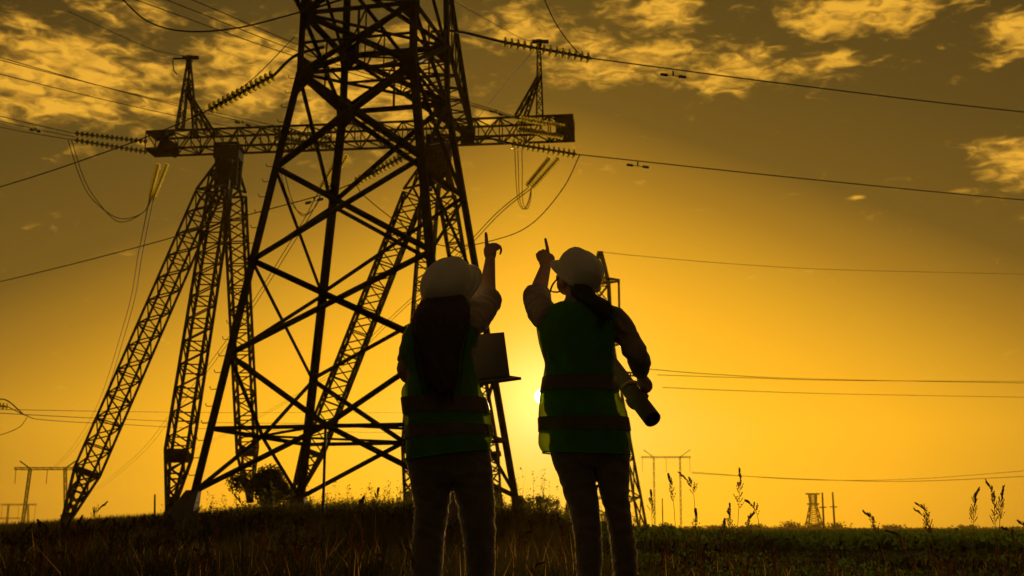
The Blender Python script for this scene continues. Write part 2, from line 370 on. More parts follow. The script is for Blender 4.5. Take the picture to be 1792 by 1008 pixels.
for a, b in faces:
    m_ = MB(); nrm = ((leg(a, 5) + leg(b, 5)) / 2 - Vector((TCX, TCY, 5 + EYE))).normalized()
    def br(p, q, w=.085, off=0): m_.angle(p + nrm * off, q + nrm * off, w, .014, -nrm)
    for lo, hi in ((h3, h2), (h2, h1), (h1, hk)):
        w = .11 if (a, b) == ('A', 'C') else .085
        if hi == hk: w *= 1.35
        br(leg(a, lo), leg(b, hi), w, .02); br(leg(b, lo), leg(a, hi), w, -.05)
    mb_ = mid(a, b, hb)
    br(leg(a, h3), mb_, .10); br(leg(b, h3), mb_, .10)
    br(leg(a, h0 + .1), mb_, .095, .02); br(leg(b, h0 + .1), mb_, .095, .02)
    for lo, hi in ((hk, hm), (hm, hm2), (hm2, htop)):
        br(leg(a, lo), leg(b, hi), .12 if hi == hm else .1, .02); br(leg(b, lo), leg(a, hi), .12 if hi == hm else .1, -.05)
    hq = (hk + hm) / 2; br(leg(a, hq), leg(b, hq), .06, -.02); br(mid(a, b, hk), mid(a, b, hm), .05, -.08)
    m_.build('bracing', 'steel', tower)
    for h, w in ((hb, .10), (hk, .12), (hm, .13), (hm2, .1), (htop, .1)):
        bl = MB(); bl.angle(leg(a, h), leg(b, h), w, .016, Vector((0, 0, -1)) - nrm)
        bl.build('belt', 'steel', tower)
dm = MB()
ms = [mid(a, b, hb) for a, b in faces]
for i in range(4): dm.angle(ms[i], ms[(i + 1) % 4], .075, .014, Vector((0, 0, 1)) + Vector((.01, .01, 0)))
dm.build('diaphragm', 'steel', tower)
for h in (hk, hm):
    for k, dz in (('AD', 0), ('BC', .1)):
        dm = MB(); dm.angle(leg(k[0], h) + Vector((0, 0, dz)), leg(k[1], h) + Vector((0, 0, dz)), .09, .014, (0, 0, -1)); dm.build('diaphragm', 'steel', tower)
q = mid('A', 'C', hb); dm = MB(); dm.bar(q, Vector((q.x, q.y - .02, gz(q.x, q.y))), .06); dm.build('post', 'steel', tower)
for i in range(26):   # step bolts up the left leg
    h = h0 + .5 + i * .42
    if h > hk: break
    p = leg('A', h); m_ = MB(); m_.tube([p + Vector((-.05, 0, 0)), p + Vector((-.2, 0, -.01)), p + Vector((-.23, 0, .03)), p + Vector((-.23, 0, .07))], .011, 5); m_.build('step_bolt', 'steel', tower)
TIP = {}
for s_, pr, ln in ((1, 'BD', 9.6), (-1, 'AC', 9.6)):
    m_ = MB(); tip = tl(0, s_ * ln, hm + .05); TIP[s_] = tip
    lo = [leg(k, hm) for k in pr]; up = [leg(k, hm2) for k in pr]
    tips = [tip + (lo[i] - lo[1 - i]).normalized() * .16 for i in (0, 1)]
    for i in (0, 1):
        m_.angle(lo[i], tips[i], .11, .018, (0, 0, 1)); m_.angle(up[i], tips[i] + Vector((0, 0, .12)), .11, .018, (0, 0, -1))
        nn = 7
        L_ = [lo[i].lerp(tips[i], t / nn) for t in range(nn + 1)]; U_ = [up[i].lerp(tips[i] + Vector((0, 0, .12)), t / nn) for t in range(nn + 1)]
        for t in range(nn): m_.angle(L_[t], U_[t + 1], .055, .01, (1, 0, .2)); m_.angle(U_[t + 1], L_[t + 1], .05, .01, (1, 0, .2))
    for t in range(7):
        a, b = lo[0].lerp(tips[0], t / 7), lo[1].lerp(tips[1], (t + 1) / 7); m_.angle(a, b, .055, .01, (0, 0, 1))
        a, b = lo[1].lerp(tips[1], t / 7), lo[0].lerp(tips[0], (t + 1) / 7); m_.angle(a, b, .05, .01, (0, 0, -1))
        m_.angle(lo[0].lerp(tips[0], (t + 1) / 7), lo[1].lerp(tips[1], (t + 1) / 7), .05, .01, (0, 0, 1))
    m_.bar(tip + Vector((0, 0, .3)), tip - Vector((0, 0, .35)), .5, .12)
    m_.build('crossarm', 'steel', tower)

# ------------------------------------------------------------------ trusses
def truss(mb, p, q, wa, wb, n, bar, side=(1, 0, 0), h0_=None, h1_=None, diag=None):
    """four-chord box truss from p to q; wa/wb end widths, h0_/h1_ end heights"""
    p, q = Vector(p), Vector(q); d = (q - p).normalized(); s_ = Vector(side); a = (s_ - d * s_.dot(d)).normalized(); b = d.cross(a).normalized()
    h0_ = h0_ or wa; h1_ = h1_ or wb; diag = diag or bar * .6
    lev = []
    for i in range(n + 1):
        t = i / n; c = p.lerp(q, t); w = wa + (wb - wa) * t; h = h0_ + (h1_ - h0_) * t
        lev.append([c + a * (x * w / 2) + b * (y * h / 2) for x, y in ((-1, -1), (1, -1), (1, 1), (-1, 1))])
    for k in range(4): mb.bar(lev[0][k], lev[-1][k], bar)
    for i in range(n):
        for k in range(4):
            j = (k + 1) % 4
            if (i + k) % 2: mb.bar(lev[i][k], lev[i + 1][j], diag)
            else: mb.bar(lev[i][j], lev[i + 1][k], diag)
            if i % 2 == 0: mb.bar(lev[i][k], lev[i][j], diag)
    return lev

# ------------------------------------------------------------------ guyed portal behind it: crossarm on two tripods of lattice legs
PL, PR = at(262, 251, 61.3), at(1004, 222, 58.7)
PR.z = PL.z
pdir = (PR - PL).normalized(); pn = Vector((-pdir.y, pdir.x, 0))     # pn points away from the camera
portal = thing('portal_pylon', (PL + PR) / 2 - Vector((0, 0, PL.z - .6)), 'wide portal pylon, one long lattice crossarm carried on two splayed tripods', 'pylon')
m_ = MB()
truss(m_, PL + pn * .1, PR + pn * .1, 1.25, 1.25, 36, .10, side=pn, h0_=.95, h1_=.95, diag=.055)
m_.build('crossarm', 'steel_far', portal)
for P_, sg in ((PL, 1), (PR, -1)):
    m_ = MB(); c = P_ + pdir * sg * .5 + pn * .1
    for z in (-.42, .42): m_.bar(c - pdir * .5 * sg + Vector((0, 0, z)), c + pdir * .45 * sg + Vector((0, 0, z)), 1.3, .05)
    if sg == -1:
        m_.bar(c + Vector((0, 0, -.5)) + pdir * .35, c + Vector((0, 0, .5)) + pdir * .35, .30, 1.5, up=pn)
        m_.bar(c + Vector((0, 0, -.5)) + pdir * .1 - pn * .7, c + Vector((0, 0, -.15)) + pdir * .1 - pn * .7, .9, .05)
    else: m_.bar(c + Vector((0, 0, -.55)) + pdir * .4, c + Vector((0, 0, .05)) + pdir * .6, .7, 1.0, up=pn)
    m_.build('end_plate', 'steel_far', portal)
# earth-wire peaks
def peak(top, feet, npost):
    m_ = MB()
    for i, f in enumerate(feet): truss(m_, f, top if i < npost else top.lerp(feet[0], .42), (.34 if i == 0 else .2), .14, 9, .07, diag=.035)
    m_.bar(top + Vector((-.35, 0, .1)), top + Vector((.5, 0, .1)), .16, .16); m_.bar(top - Vector((0, 0, .1)), top + Vector((0, 0, .18)), .3, .3)
    m_.build('earth_wire_peak', 'steel_far', portal)
zt = PL.z + .5
def on_arm(px, off=0):
    lo, hi = 0, 1
    for _ in range(40):
        t = (lo + hi) / 2; p = PL.lerp(PR, t); z = p.z - EYE
        if 896 + FPX * p.x / (p.y * CP + z * SP) < px: lo = t
        else: hi = t
    p = PL.lerp(PR, lo); return p + pn * off
pk1 = at(331, 104, on_arm(331).y); pk2 = at(943, 76, on_arm(943).y)
peak(pk1, [on_arm(320, -.5) + Vector((0, 0, .5)), on_arm(333, .7) + Vector((0, 0, .5)), on_arm(360, .0) + Vector((0, 0, .5)), on_arm(367, .7) + Vector((0, 0, .5))], 2)
peak(pk2, [on_arm(944, .2) + Vector((0, 0, .5)), on_arm(906, -.5) + Vector((0, 0, .5)), on_arm(913, .7) + Vector((0, 0, .5))], 1)
# tripods
def foot(px, py, Y):
    p = at(px, py, Y); return p
def tripod(hx, head_bot, feet):
    top = on_arm(hx, .1) - Vector((0, 0, .3)); hp = at(hx, head_bot, top.y); m_ = MB()
    truss(m_, top, hp, 1.15, .85, 4, .16, diag=.12)
    m_.bar(top - Vector((0, 0, .1)), top - Vector((0, 0, 1.9)), .7, .6); m_.bar(top + Vector((0, 0, -.3)), top - Vector((0, 0, .75)), 1.3, 1.2)
    m_.build('leg_head', 'steel_far', portal)
    for (sx, sy, dy, fx, fy, FY, w) in feet:
        m_ = MB(); a = at(sx, sy, top.y + dy); f = at(fx, fy, FY); d = (f - a)
        L_ = d.length; k1 = a + d * (1 - 2.6 / L_)
        truss(m_, top - Vector((0, 0, .6)), a, .5, w, 4, .11, diag=.09)
        truss(m_, a, k1, w, w, int(L_ / .7), .125, diag=.06)
        truss(m_, k1, f, w, .22, 5, .12, diag=.08)
        m_.bar(k1 - d.normalized() * .05, k1 + d.normalized() * .22, w * 1.02, w * 1.02); m_.bar(f - d.normalized() * .5, f + d.normalized() * .35, .34, .34)
        m_.build('leg', 'steel_far', portal)
tripod(400, 330, [(362, 345, -.8, 113, 917, 58, .95), (384, 345, -2.0, 297, 893, 53.5, .95), (411, 345, 1.5, 437, 868, 68, .95)])
tripod(768, 330, [(723, 345, -.8, 512, 880, 59, .95), (752, 345, -1.0, 713, 882, 56.5, .8), (782, 345, 1.8, 873, 876, 67, .8)])

# ------------------------------------------------------------------ insulators and conductors
DISC = None
def insulator(p, q, n, r, label, group, detail=True, cat='insulator', gm='glass'):
    p, q = Vector(p), Vector(q); d = (q - p).normalized()
    o = thing('insulator_string', p, label, cat, group)
    m_ = MB(); m_.tube([p, q], .045 if detail else .035, 6)
    L_ = (q - p).length
    for i in range(n): c = p + d * (L_ * (i + .5) / n); m_.tube([c - d * .02, c + d * .05], .075 if detail else .05, 8)
    m_.build('rod', 'fitting', o, True)
    rot = d.to_track_quat('Z', 'Y').to_matrix()
    def disc(mm, c):
        prof = [(.02, .035), (.62 * r, .028), (.95 * r, .0), (r, -.022), (.9 * r, -.03), (.5 * r, -.012), (.02, -.01)]
        mm.loft([[c + rot @ Vector((a * math.cos(2 * math.pi * k / 14), a * math.sin(2 * math.pi * k / 14), z)) for k in range(14)] for a, z in prof])
    if detail:
        proto = None
        for i in range(n):
            c = p + d * (L_ * (i + .5) / n)
            if proto is None:
                mm = MB(); disc(mm, c); proto = mm.build('glass_disc', 'glass', o, True); c0 = c
            else:
                k = proto.copy(); COL.objects.link(k); k.parent = o; k.location = c - c0
    else:
        mm = MB()
        for i in range(n): disc(mm, p + d * (L_ * (i + .5) / n))
        mm.build('glass_discs', gm, o, True)
    return o
def wire(pts, r, label, name='conductor', cat='power line', n=14, group=None, m='wire'):
    mb_ = MB(); s_ = spline([at(*p) if isinstance(p, tuple) else p for p in pts], n); mb_.tube(s_, r, 6)
    return tag(mb_.build(name, m, loc=s_[0], smooth=True), label, cat, group)
def damper(p, d, label):
    p = Vector(p); d = Vector(d).normalized(); m_ = MB()
    m_.bar(p + Vector((0, 0, .03)), p - Vector((0, 0, .12)), .05); m_.tube([p - d * .3 + Vector((0, 0, -.12)), p + d * .3 + Vector((0, 0, -.12))], .012, 5)
    for s_ in (-1, 1): m_.tube([p + d * (s_ * .2) - Vector((0, 0, .13)), p + d * (s_ * .42) - Vector((0, 0, .13))], .055, 7)
    tag(m_.build('vibration_damper', 'fitting', loc=p), label, 'damper', 'vibration dampers on conductors')
GI = 'insulator strings of the near pylon'
# right-hand side of the near tower
cCD = mid('C', 'D', hm - .2); cAB = mid('A', 'B', hm - .35)
i1a, i1b = at(878, 73, 34.5), at(1034, 102, 35.2)
insulator(i1a, i1b, 14, .17, 'upper right insulator string of glass discs before the clouds', GI)
wire([cCD, at(800, 55, 34.0), i1a], .045, 'steel link from pylon body to the upper right insulator string', 'tension_link', 'link')
wire([i1b, (1400, 150, 37.5), (1792, 196, 41), (2300, 245, 47)], .021, 'upper thick conductor crossing the right half of the sky')
damper(at(1178, 126, 36.0), at(1260, 134, 36.5) - at(1178, 124, 36), 'dumbbell damper clamped on the upper right conductor')
i2a, i2b = at(893, 251, 42.3), at(1008, 270, 43)
insulator(i2a, i2b, 13, .17, 'lower right insulator string hanging level just under portal crossarm end', GI)
wire([TIP[1] + Vector((.2, 0, -.2)), at(860, 243, 42), i2a], .045, 'steel link from far arm tip to the lower right insulator string', 'tension_link', 'link')
wire([i2b, (1400, 312, 45), (1792, 350, 48), (2300, 392, 54)], .021, 'lower thick conductor crossing the right half of the sky')
damper(at(1116, 285, 43.5), at(1200, 294, 44) - at(1116, 284, 43.5), 'dumbbell damper clamped on the lower right conductor')
wire([i2b + Vector((.15, 0, 0)), (985, 330, 43), (930, 392, 42.5), (865, 420, 42), (780, 431, 41.5), (705, 395, 41), (640, 345, 41), (622, 322, 41)], .018, 'slack jumper cable looping under the far arm tip', 'jumper_cable', 'cable')
wire([(944, -20, 30.5), (975, 45, 33), (1012, 92, 35), i1b], .018, 'jumper cable dropping to the upper right insulator string', 'jumper_cable', 'cable')
# left-hand side
i3a, i3b = at(480, 131, 34), at(366, 192, 35)
insulator(i3a, i3b, 14, .17, 'upper left insulator string of glowing glass discs beside the pylon', GI)
wire([cAB, at(516, 98, 33.2), i3a], .045, 'steel link from pylon body to the upper left insulator string', 'tension_link', 'link')
wire([i3b, (300, 222, 36), (185, 266, 38), (0, 327, 42), (-300, 410, 50)], .02, 'dark conductor sloping down left past the left earth wire peak')
damper(at(290, 232, 36.2), at(185, 266, 38) - at(300, 222, 36), 'dumbbell damper clamped on the upper left conductor')
i4a, i4b = at(716, 268, 41.6), at(622, 319, 42.5)
insulator(i4a, i4b, 14, .17, 'gold lit insulator string seen between the pylon braces', GI)
wire([TIP[1] + Vector((-.2, 0, -.2)), at(760, 250, 41.5), i4a], .045, 'steel link from far arm tip to the gold lit insulator string', 'tension_link', 'link')
wire([i4b, (560, 342, 43.5), (420, 380, 46), (250, 430, 50), (0, 493, 57), (-300, 560, 68)], .02, 'dark conductor sloping down left across both tripods')
damper(at(550, 346, 43.6), at(420, 380, 46) - at(560, 342, 43.5), 'dumbbell damper beside the far leg of the pylon')
wire([(205, -10, 27), (260, 38, 27.5), (330, 55, 28), (420, 48, 29), (515, 24, 30.3), (560, 10, 31)], .022, 'thick slack jumper cable sagging across the top left corner', 'jumper_cable', 'cable')
wire([(515, 65, 33), (440, 140, 34), i3b], .014, 'thin jumper cable running beside the upper left insulator string', 'jumper_cable', 'cable')
# portal line: incoming bundles
GP = 'insulator strings of the portal pylon'
for k, (x0, y0, x1, y1) in enumerate([(216, -8, 908, 209), (276, -6, 905, 207), (318, -8, 902, 204)]):
    wire([(x0, y0, 40), ((x0 + x1) / 2 - 20, (y0 + y1) / 2 + 6, 50), (x1, y1, 57)], .018, ['lowest', 'middle', 'highest'][k] + ' of three parallel conductors slanting across the top to portal right end')
for k, (x0, y0, x1, y1) in enumerate([(-20, 95, 477, 226), (-20, 125, 480, 238), (-20, 100, 500, 224)]):
    wire([(x0, y0, 40), ((x0 + x1) / 2, (y0 + y1) / 2 + 4, 50), (x1, y1, 57)], .016, ['upper', 'lowest', 'middle'][k] + ' of three conductors passing behind the left earth wire peak')
for k, (x0, y0, x1, y1) in enumerate([(-20, 198, 132, 234), (-20, 207, 132, 240), (-20, 219, 135, 246)]):
    wire([(x0, y0, 50), ((x0 + x1) / 2, (y0 + y1) / 2 + 1, 54), (x1, y1, 57.5)], .018, ['top', 'middle', 'bottom'][k] + ' of three conductors at the left edge reaching portal left end')
damper(at(62, 224, 54), at(132, 240, 57.5) - at(-20, 207, 50), 'dumbbell damper on the conductors near portal left end')
damper(at(425, 212, 55), at(477, 226, 57) - at(350, 190, 54), 'dumbbell damper on conductors behind the upper left string')
damper(at(868, 193, 55), at(908, 207, 57) - at(800, 170, 54), 'dumbbell damper on conductors beside the small round cloud')
strings = [((258, 248), (130, 233), 60.5, 57.5, 'upper insulator string reaching left from portal left end'), ((258, 266), (130, 245), 60.5, 57.5, 'lower insulator string reaching left from portal left end'),
           ((580, 243), (477, 226), 59.6, 57, 'upper insulator string at portal crossarm middle behind pylon'), ((580, 257), (480, 240), 59.6, 57, 'lower insulator string at portal crossarm middle behind pylon'),
           ((988, 222), (908, 207), 58.3, 56.8, 'upper insulator string lying across portal right end'), ((985, 240), (908, 225), 58.3, 56.8, 'lower insulator string lying across portal right end'),
           ((277, 287), (262, 345), 62.6, 64, 'dark hanging string under portal left end'), ((292, 287), (269, 345), 62.6, 64, 'gold lit hanging string under portal left end'),
           ((592, 275), (560, 330), 61.6, 63.5, 'hanging string under portal middle left of far pylon leg'), ((607, 272), (572, 336), 61.6, 63.5, 'hanging string under portal middle right of far pylon leg'),
           ((962, 276), (922, 325), 60.8, 62.8, 'left hanging string under portal right end'), ((978, 276), (931, 328), 60.8, 62.8, 'right hanging string under portal right end')]
for (a, b, ya, yb, lab) in strings:
    insulator(at(*a, ya), at(*b, yb), 15, .145, lab, GP, detail=False, gm='glass' if 'hanging' in lab or 'right end' in lab else 'glass_shaded')
GJ = 'jumper loops of the portal pylon'
for k, o_ in enumerate((0, 6)):
    wire([(119 + o_, 245, 57.5), (140 + o_, 310, 59), (163 + o_, 350, 60), (208, 382 + o_, 61.5), (250, 372, 63), (266 + o_ / 2, 342, 64)], .022, ['outer', 'inner'][k] + ' jumper cable looping below portal left end', 'jumper_cable', 'cable')
    wire([(480 + o_, 240, 57.5), (500 + o_, 335, 59), (528, 374 + o_ / 2, 61), (552, 362, 62.5), (564, 334, 63.5)], .02, ['outer', 'inner'][k] + ' jumper cable looping below portal middle', 'jumper_cable', 'cable')
for k, o_ in enumerate((0, 5, 12)):
    wire([(900 + o_, 228, 57), (902 + o_, 290, 59), (906 + o_ * .7, 348, 61), (916 + o_ * .5, 366, 62), (925 + o_ * .3, 350, 62.5), (930, 328, 62.8)], .018, ['left', 'middle', 'right'][k] + ' of three jumper cables hanging under portal right end', 'jumper_cable', 'cable')
# outgoing conductors of the portal line, sagging away to the distant portals on the left
for k, o_ in enumerate((0, 7)):
    s = ['left', 'right'][k]
    wire([(262 + o_, 346, 64), (243 + o_, 440, 80), (216 + o_, 570, 115), (165 + o_, 720, 210), (120 + o_, 790, 330), (88 + o_ * .4, 822, 450)], .03, s + ' of two conductors falling from portal left end to far portal')
    wire([(558 + o_, 335, 64), (510 + o_, 420, 76), (400 + o_, 590, 115), (300 + o_, 722, 200), (235 + o_, 800, 320), (165 + o_, 858, 560)], .03, s + ' of two conductors falling from portal middle into the distance')
    wire([(925 + o_, 328, 63), (868 + o_, 374, 68), (800 + o_, 445, 80), (700 + o_, 540, 110), (560 + o_, 665, 190), (420 + o_, 745, 330), (330 + o_, 790, 560)], .026, s + ' of two conductors falling from portal right end into the distance')
wire([(943, 76, 58.3), (918, 108, 62), (870, 165, 75), (800, 250, 100)], .022, 'thin earth wire falling left from the right earth wire peak', 'earth_wire')
wire([(790, 0, 50), (880, 50, 55), (920, 70, 58), pk2 + Vector((0, 0, .2))], .014, 'thin earth wire coming down to the right earth wire peak', 'earth_wire')
wire([(120, 20, 50), (250, 80, 57), (300, 94, 59), pk1 + Vector((0, 0, .15))], .016, 'thin earth wire coming down to the left earth wire peak', 'earth_wire')
wire([pk1 + Vector((-.7, 0, .08)), (303, 105, 61.3), (304, 122, 61.3), (310, 130, 61.2)], .035, 'short dropper hanging from the left earth wire peak bracket', 'dropper', 'cable')
wire([at(303, 103, 61), pk1 + Vector((0, 0, .06))], .05, 'bracket arm on top of the left earth wire peak', 'bracket', 'bracket')
# insulator poking in at the left edge and its wires
insulator(at(-40, 706, 55), at(14, 712, 56), 9, .17, 'dark insulator poking in at the left edge over the far portals', 'insulators at the left edge', detail=False)
wire([(14, 712, 56), (48, 728, 57), (80, 735, 60), (200, 742, 75), (420, 752, 110), (720, 758, 180)], .02, 'lower thin conductor running right from the left edge insulator')
wire([(-20, 702, 56), (10, 700, 56), (42, 726, 57)], .03, 'short arched cable above the left edge insulator', 'jumper_cable', 'cable')
wire([(48, 730, 57), (30, 750, 57), (-20, 768, 57)], .016, 'slack jumper cable sagging out at the left edge', 'jumper_cable', 'cable')
wire([(-20, 722, 58), (200, 733, 80), (420, 740, 120), (720, 742, 200)], .022, 'middle thin conductor crossing behind the tripods low on the left')
wire([(-20, 716, 70), (200, 720, 100), (420, 722, 150), (720, 722, 250)], .024, 'upper faint conductor crossing behind the tripods low on the left')

# ------------------------------------------------------------------ far pylons
tp = at(1053, 441, 130); Hh = tp.z; bx, by = tp.x - .2, 130
far = thing('suspension_pylon', (bx, by, 0), 'tall narrow lattice pylon half hidden behind the right worker', 'pylon')
m_ = MB()
lv = [(0, 8.2), (.12, 7.1), (.25, 5.9), (.38, 4.75), (.5, 3.7), (.62, 2.7), (.72, 2.05), (.8, 1.95), (.88, 1.8), (.94, 1.1), (1, .35)]
rr = [[Vector((bx + sx * w / 2, by + sy * w / 2, Hh * t)) for sx, sy in ((-1, -1), (1, -1), (1, 1), (-1, 1))] for t, w in lv]
for k in range(4):
    for i in range(len(rr) - 1): m_.bar(rr[i][k], rr[i + 1][k], .26)
m_.build('leg_posts', 'steel_far', far)
m_ = MB()
for i in range(len(rr) - 1):
    for k in range(4):
        j = (k + 1) % 4; m_.bar(rr[i][k], rr[i + 1][j], .13); m_.bar(rr[i][j], rr[i + 1][k], .13); m_.bar(rr[i + 1][k], rr[i + 1][j], .13)
m_.build('bracing', 'steel_far', far)
za = at(1083, 491, 130).z
for z, l in ((za, 2.1), (at(1083, 600, 130).z, 3.6), (at(1083, 655, 130).z, 4.6)):
    m_ = MB()
    for s_ in (-1, 1):
        truss(m_, (bx, by, z), (bx + s_ * l, by, z), .9, .15, 6, .14, side=(0, 1, 0), h0_=.7, h1_=.15, diag=.09)
    m_.build('crossarm', 'steel_far', far)
m_ = MB(); m_.tube([(bx + 2.0, by, za), (bx + 2.0, by, za - 3.4)], .12, 6)
tag(m_.build('insulator_string', 'fitting', loc=(bx + 2, by, za)), 'thin straight insulator hanging from the half hidden lattice pylon', 'insulator', 'insulators of far pylons')
wire([tp, (1130, 449, 135), (1300, 463, 150), (1500, 473, 170), (1900, 482, 220)], .03, 'faint top wire running right from the half hidden pylon peak', 'earth_wire')
wire([(1136, 646, 130), (1250, 655, 140), (1450, 664, 160), (1900, 672, 210)], .04, 'upper faint conductor running right at hip height of the right worker')
wire([(1150, 656, 130), (1300, 661, 145), (1500, 666, 170), (1900, 668, 230)], .035, 'middle faint conductor running right at hip height of the right worker')
wire([(1160, 678, 130), (1300, 684, 145), (1500, 690, 170), (1900, 697, 220)], .035, 'lower faint conductor running right from beside the rolled drawing')
wire([(1210, 828, 430), (1400, 838, 400), (1600, 842, 380), (1900, 828, 350)], .09, 'faint conductor low over the right field from the far portal')
wire([(1210, 826, 430), (1400, 839, 400), (1600, 838, 380), (1900, 815, 350)], .07, 'second faint conductor fanning upward low over the right field')
def portal_far(xl, xr, ytop, posts, Y, w, label, horns=True):
    a, b = at(xl, ytop, Y), at(xr, ytop, Y); b.z = a.z
    o = thing('portal_pylon', ((a.x + b.x) / 2, Y, 0), label, 'pylon', 'distant portal pylons'); m_ = MB()
    truss(m_, a, b, w, w, 18, w * .28, side=(0, 1, 0), diag=w * .16); m_.build('crossarm', 'steel_far', o)
    for (xt, xb) in posts:
        m_ = MB(); t = at(xt, ytop, Y); f = at(xb, 928, Y); truss(m_, (t.x, Y, a.z), (f.x, Y, 0), w, w, 16, w * .25, diag=w * .14); m_.build('leg', 'steel_far', o)
        if horns:
            s_ = 1 if xt > (xl + xr) / 2 else -1
            m_ = MB(); m_.bar((t.x, Y, a.z), at(xt + s_ * 18, ytop - 13, Y), w * .5); m_.build('earth_wire_peak', 'steel_far', o)
    for px in (xl + 2, (xl + xr) / 2, xr - 2):
        m_ = MB(); t = at(px, ytop, Y); m_.tube([(t.x, Y, a.z), (t.x, Y, a.z - 26 * Y / FPX)], w * .14, 5); m_.build('insulator_string', 'fitting', o)
portal_far(1122, 1209, 800, [(1144, 1146), (1190, 1192)], 430, .45, 'faint two legged portal pylon standing right of the rolled drawing')
portal_far(26, 140, 820, [(53, 38), (114, 115)], 330, .62, 'largest far portal pylon, left of the long slanting tripod leg')
portal_far(2, 64, 883, [(15, 11), (49, 49)], 640, .7, 'medium far portal pylon at the left edge under a bigger one', False)
portal_far(-22, 36, 907, [(-8, -9), (12, 11)], 1000, 1.1, 'smallest far portal pylon peeping over the grass at left edge', False)
# small far lattice mast and poles
c = at(1425, 926, 600); c.z = 0; zt_ = at(1425, 863, 600).z
o = thing('lattice_mast', c, 'squat distant lattice mast beside two poles on the right horizon', 'pylon'); m_ = MB()
wd = [(0, 7.6), (.35, 5.0), (.7, 2.6), (1, 3.2)]
for (t0, w0), (t1, w1) in zip(wd, wd[1:]): truss(m_, c + Vector((0, 0, zt_ * t0)), c + Vector((0, 0, zt_ * t1)), w0, w1, 4, .5, diag=.3)
m_.build('body', 'steel_far', o)
for t, l in ((.7, 2.9), (.98, 3.4)):
    m_ = MB(); m_.bar(c + Vector((-l, 0, zt_ * t)), c + Vector((l, 0, zt_ * t)), .7); m_.build('crossarm', 'steel_far', o)
for (x0, y0, x1, Y, w, lab) in [(1439, 862, 1442, 300, .42, 'left of two wooden poles beside the distant mast'), (1457, 861, 1461, 300, .42, 'right of two wooden poles beside the distant mast'),
                                (1159, 872, 1160, 260, .22, 'faint thin pole below the distant right portal'), (271, 865, 271, 70, .11, 'short dark post on the mound left of the tripod leg')]:
    a = at(x0, y0, Y); b = at(x1, 928, Y); b.z = gz(b.x, Y) - .2
    o = thing('utility_pole', b, lab, 'pole', 'far poles'); m_ = MB(); m_.tube([b, b.lerp(a, .5), a], [w * .62, w * .55, w * .45], 8); m_.build('post', 'wood', o, True)
    if Y == 300: m_ = MB(); q = b.lerp(a, .62); m_.bar(q + Vector((-.9, 0, 0)), q + Vector((.9, 0, 0)), .25); m_.build('crossbar', 'wood', o)

# ------------------------------------------------------------------ people
def srow(D, py, xl, xr, th, dy=0, n=30, ex=2.25, tilt=0):
    """closed ring whose seen left/right edges lie at photo columns xl, xr; th = half depth in metres; tilt lowers the right side (px)"""
    l, r = at(xl, py - tilt / 2, D), at(xr, py + tilt / 2, D); c = (l + r) / 2; a = (r - l) / 2; out = []
    for k in range(n):
        t = 2 * math.pi * k / n; ct, st = math.cos(t), math.sin(t)
        u = math.copysign(abs(ct) ** (2 / ex), ct); v = math.copysign(abs(st) ** (2 / ex), st)
        out.append(c + a * u + Vector((0, dy + th * v, 0)))
    return out
def dense(rows, m=4):
    """smoothly interpolate ring parameters"""
    P = np.array([list(r) + [0] * (6 - len(r)) for r in rows], float); out = []
    for i in range(len(P) - 1):
        a, b, c, d = P[max(i - 1, 0)], P[i], P[i + 1], P[min(i + 2, len(P) - 1)]
        for k in range(m):
            t = k / m; out.append(.5 * ((2 * b) + (c - a) * t + (2 * a - 5 * b + 4 * c - d) * t * t + (3 * b - a - 3 * c + d) * t ** 3))
    return out + [P[-1]]
def torso(mb, D, rows, m=4, cap=True, grow=0, ex=2.25):
    k = FPX / D
    mb.loft([srow(D, r[0], r[1] - grow * k, r[2] + grow * k, r[3] + grow, r[4], tilt=r[5], ex=ex) for r in dense(rows, m)], cap)
def basis(yaw, pitch, roll=0):
    f = Vector((math.sin(yaw) * math.cos(pitch), math.cos(yaw) * math.cos(pitch), math.sin(pitch)))
    r = f.cross(Vector((0, 0, 1))).normalized(); u = r.cross(f)
    r2 = r * math.cos(roll) + u * math.sin(roll); u2 = r2.cross(f)
    return Matrix((r2, f, u2)).transposed()
def head(mb, c, B):
    q = lambda x, y, z: c + B @ Vector((x, y, z))
    mb.ball(q(0, -.012, .035), (.074, .092, .082), rot=B); mb.ball(q(0, .03, -.04), (.058, .062, .068), rot=B); mb.ball(q(0, .062, -.085), (.026, .022, .022), rot=B)
    mb.tube([q(0, .088, .012), q(0, .104, -.022), q(0, .108, -.032)], [.009, .013, .013], 8); mb.ball(q(0, .085, -.058), (.024, .014, .009), rot=B)
    mb.tube([q(-.035, .074, .026), q(0, .086, .03), q(.035, .074, .026)], .011, 6)
    for s_ in (-1, 1): mb.ball(q(s_ * .077, -.005, -.012), (.009, .02, .032), rot=B); mb.ball(q(s_ * .038, .062, -.03), (.022, .02, .022), rot=B)
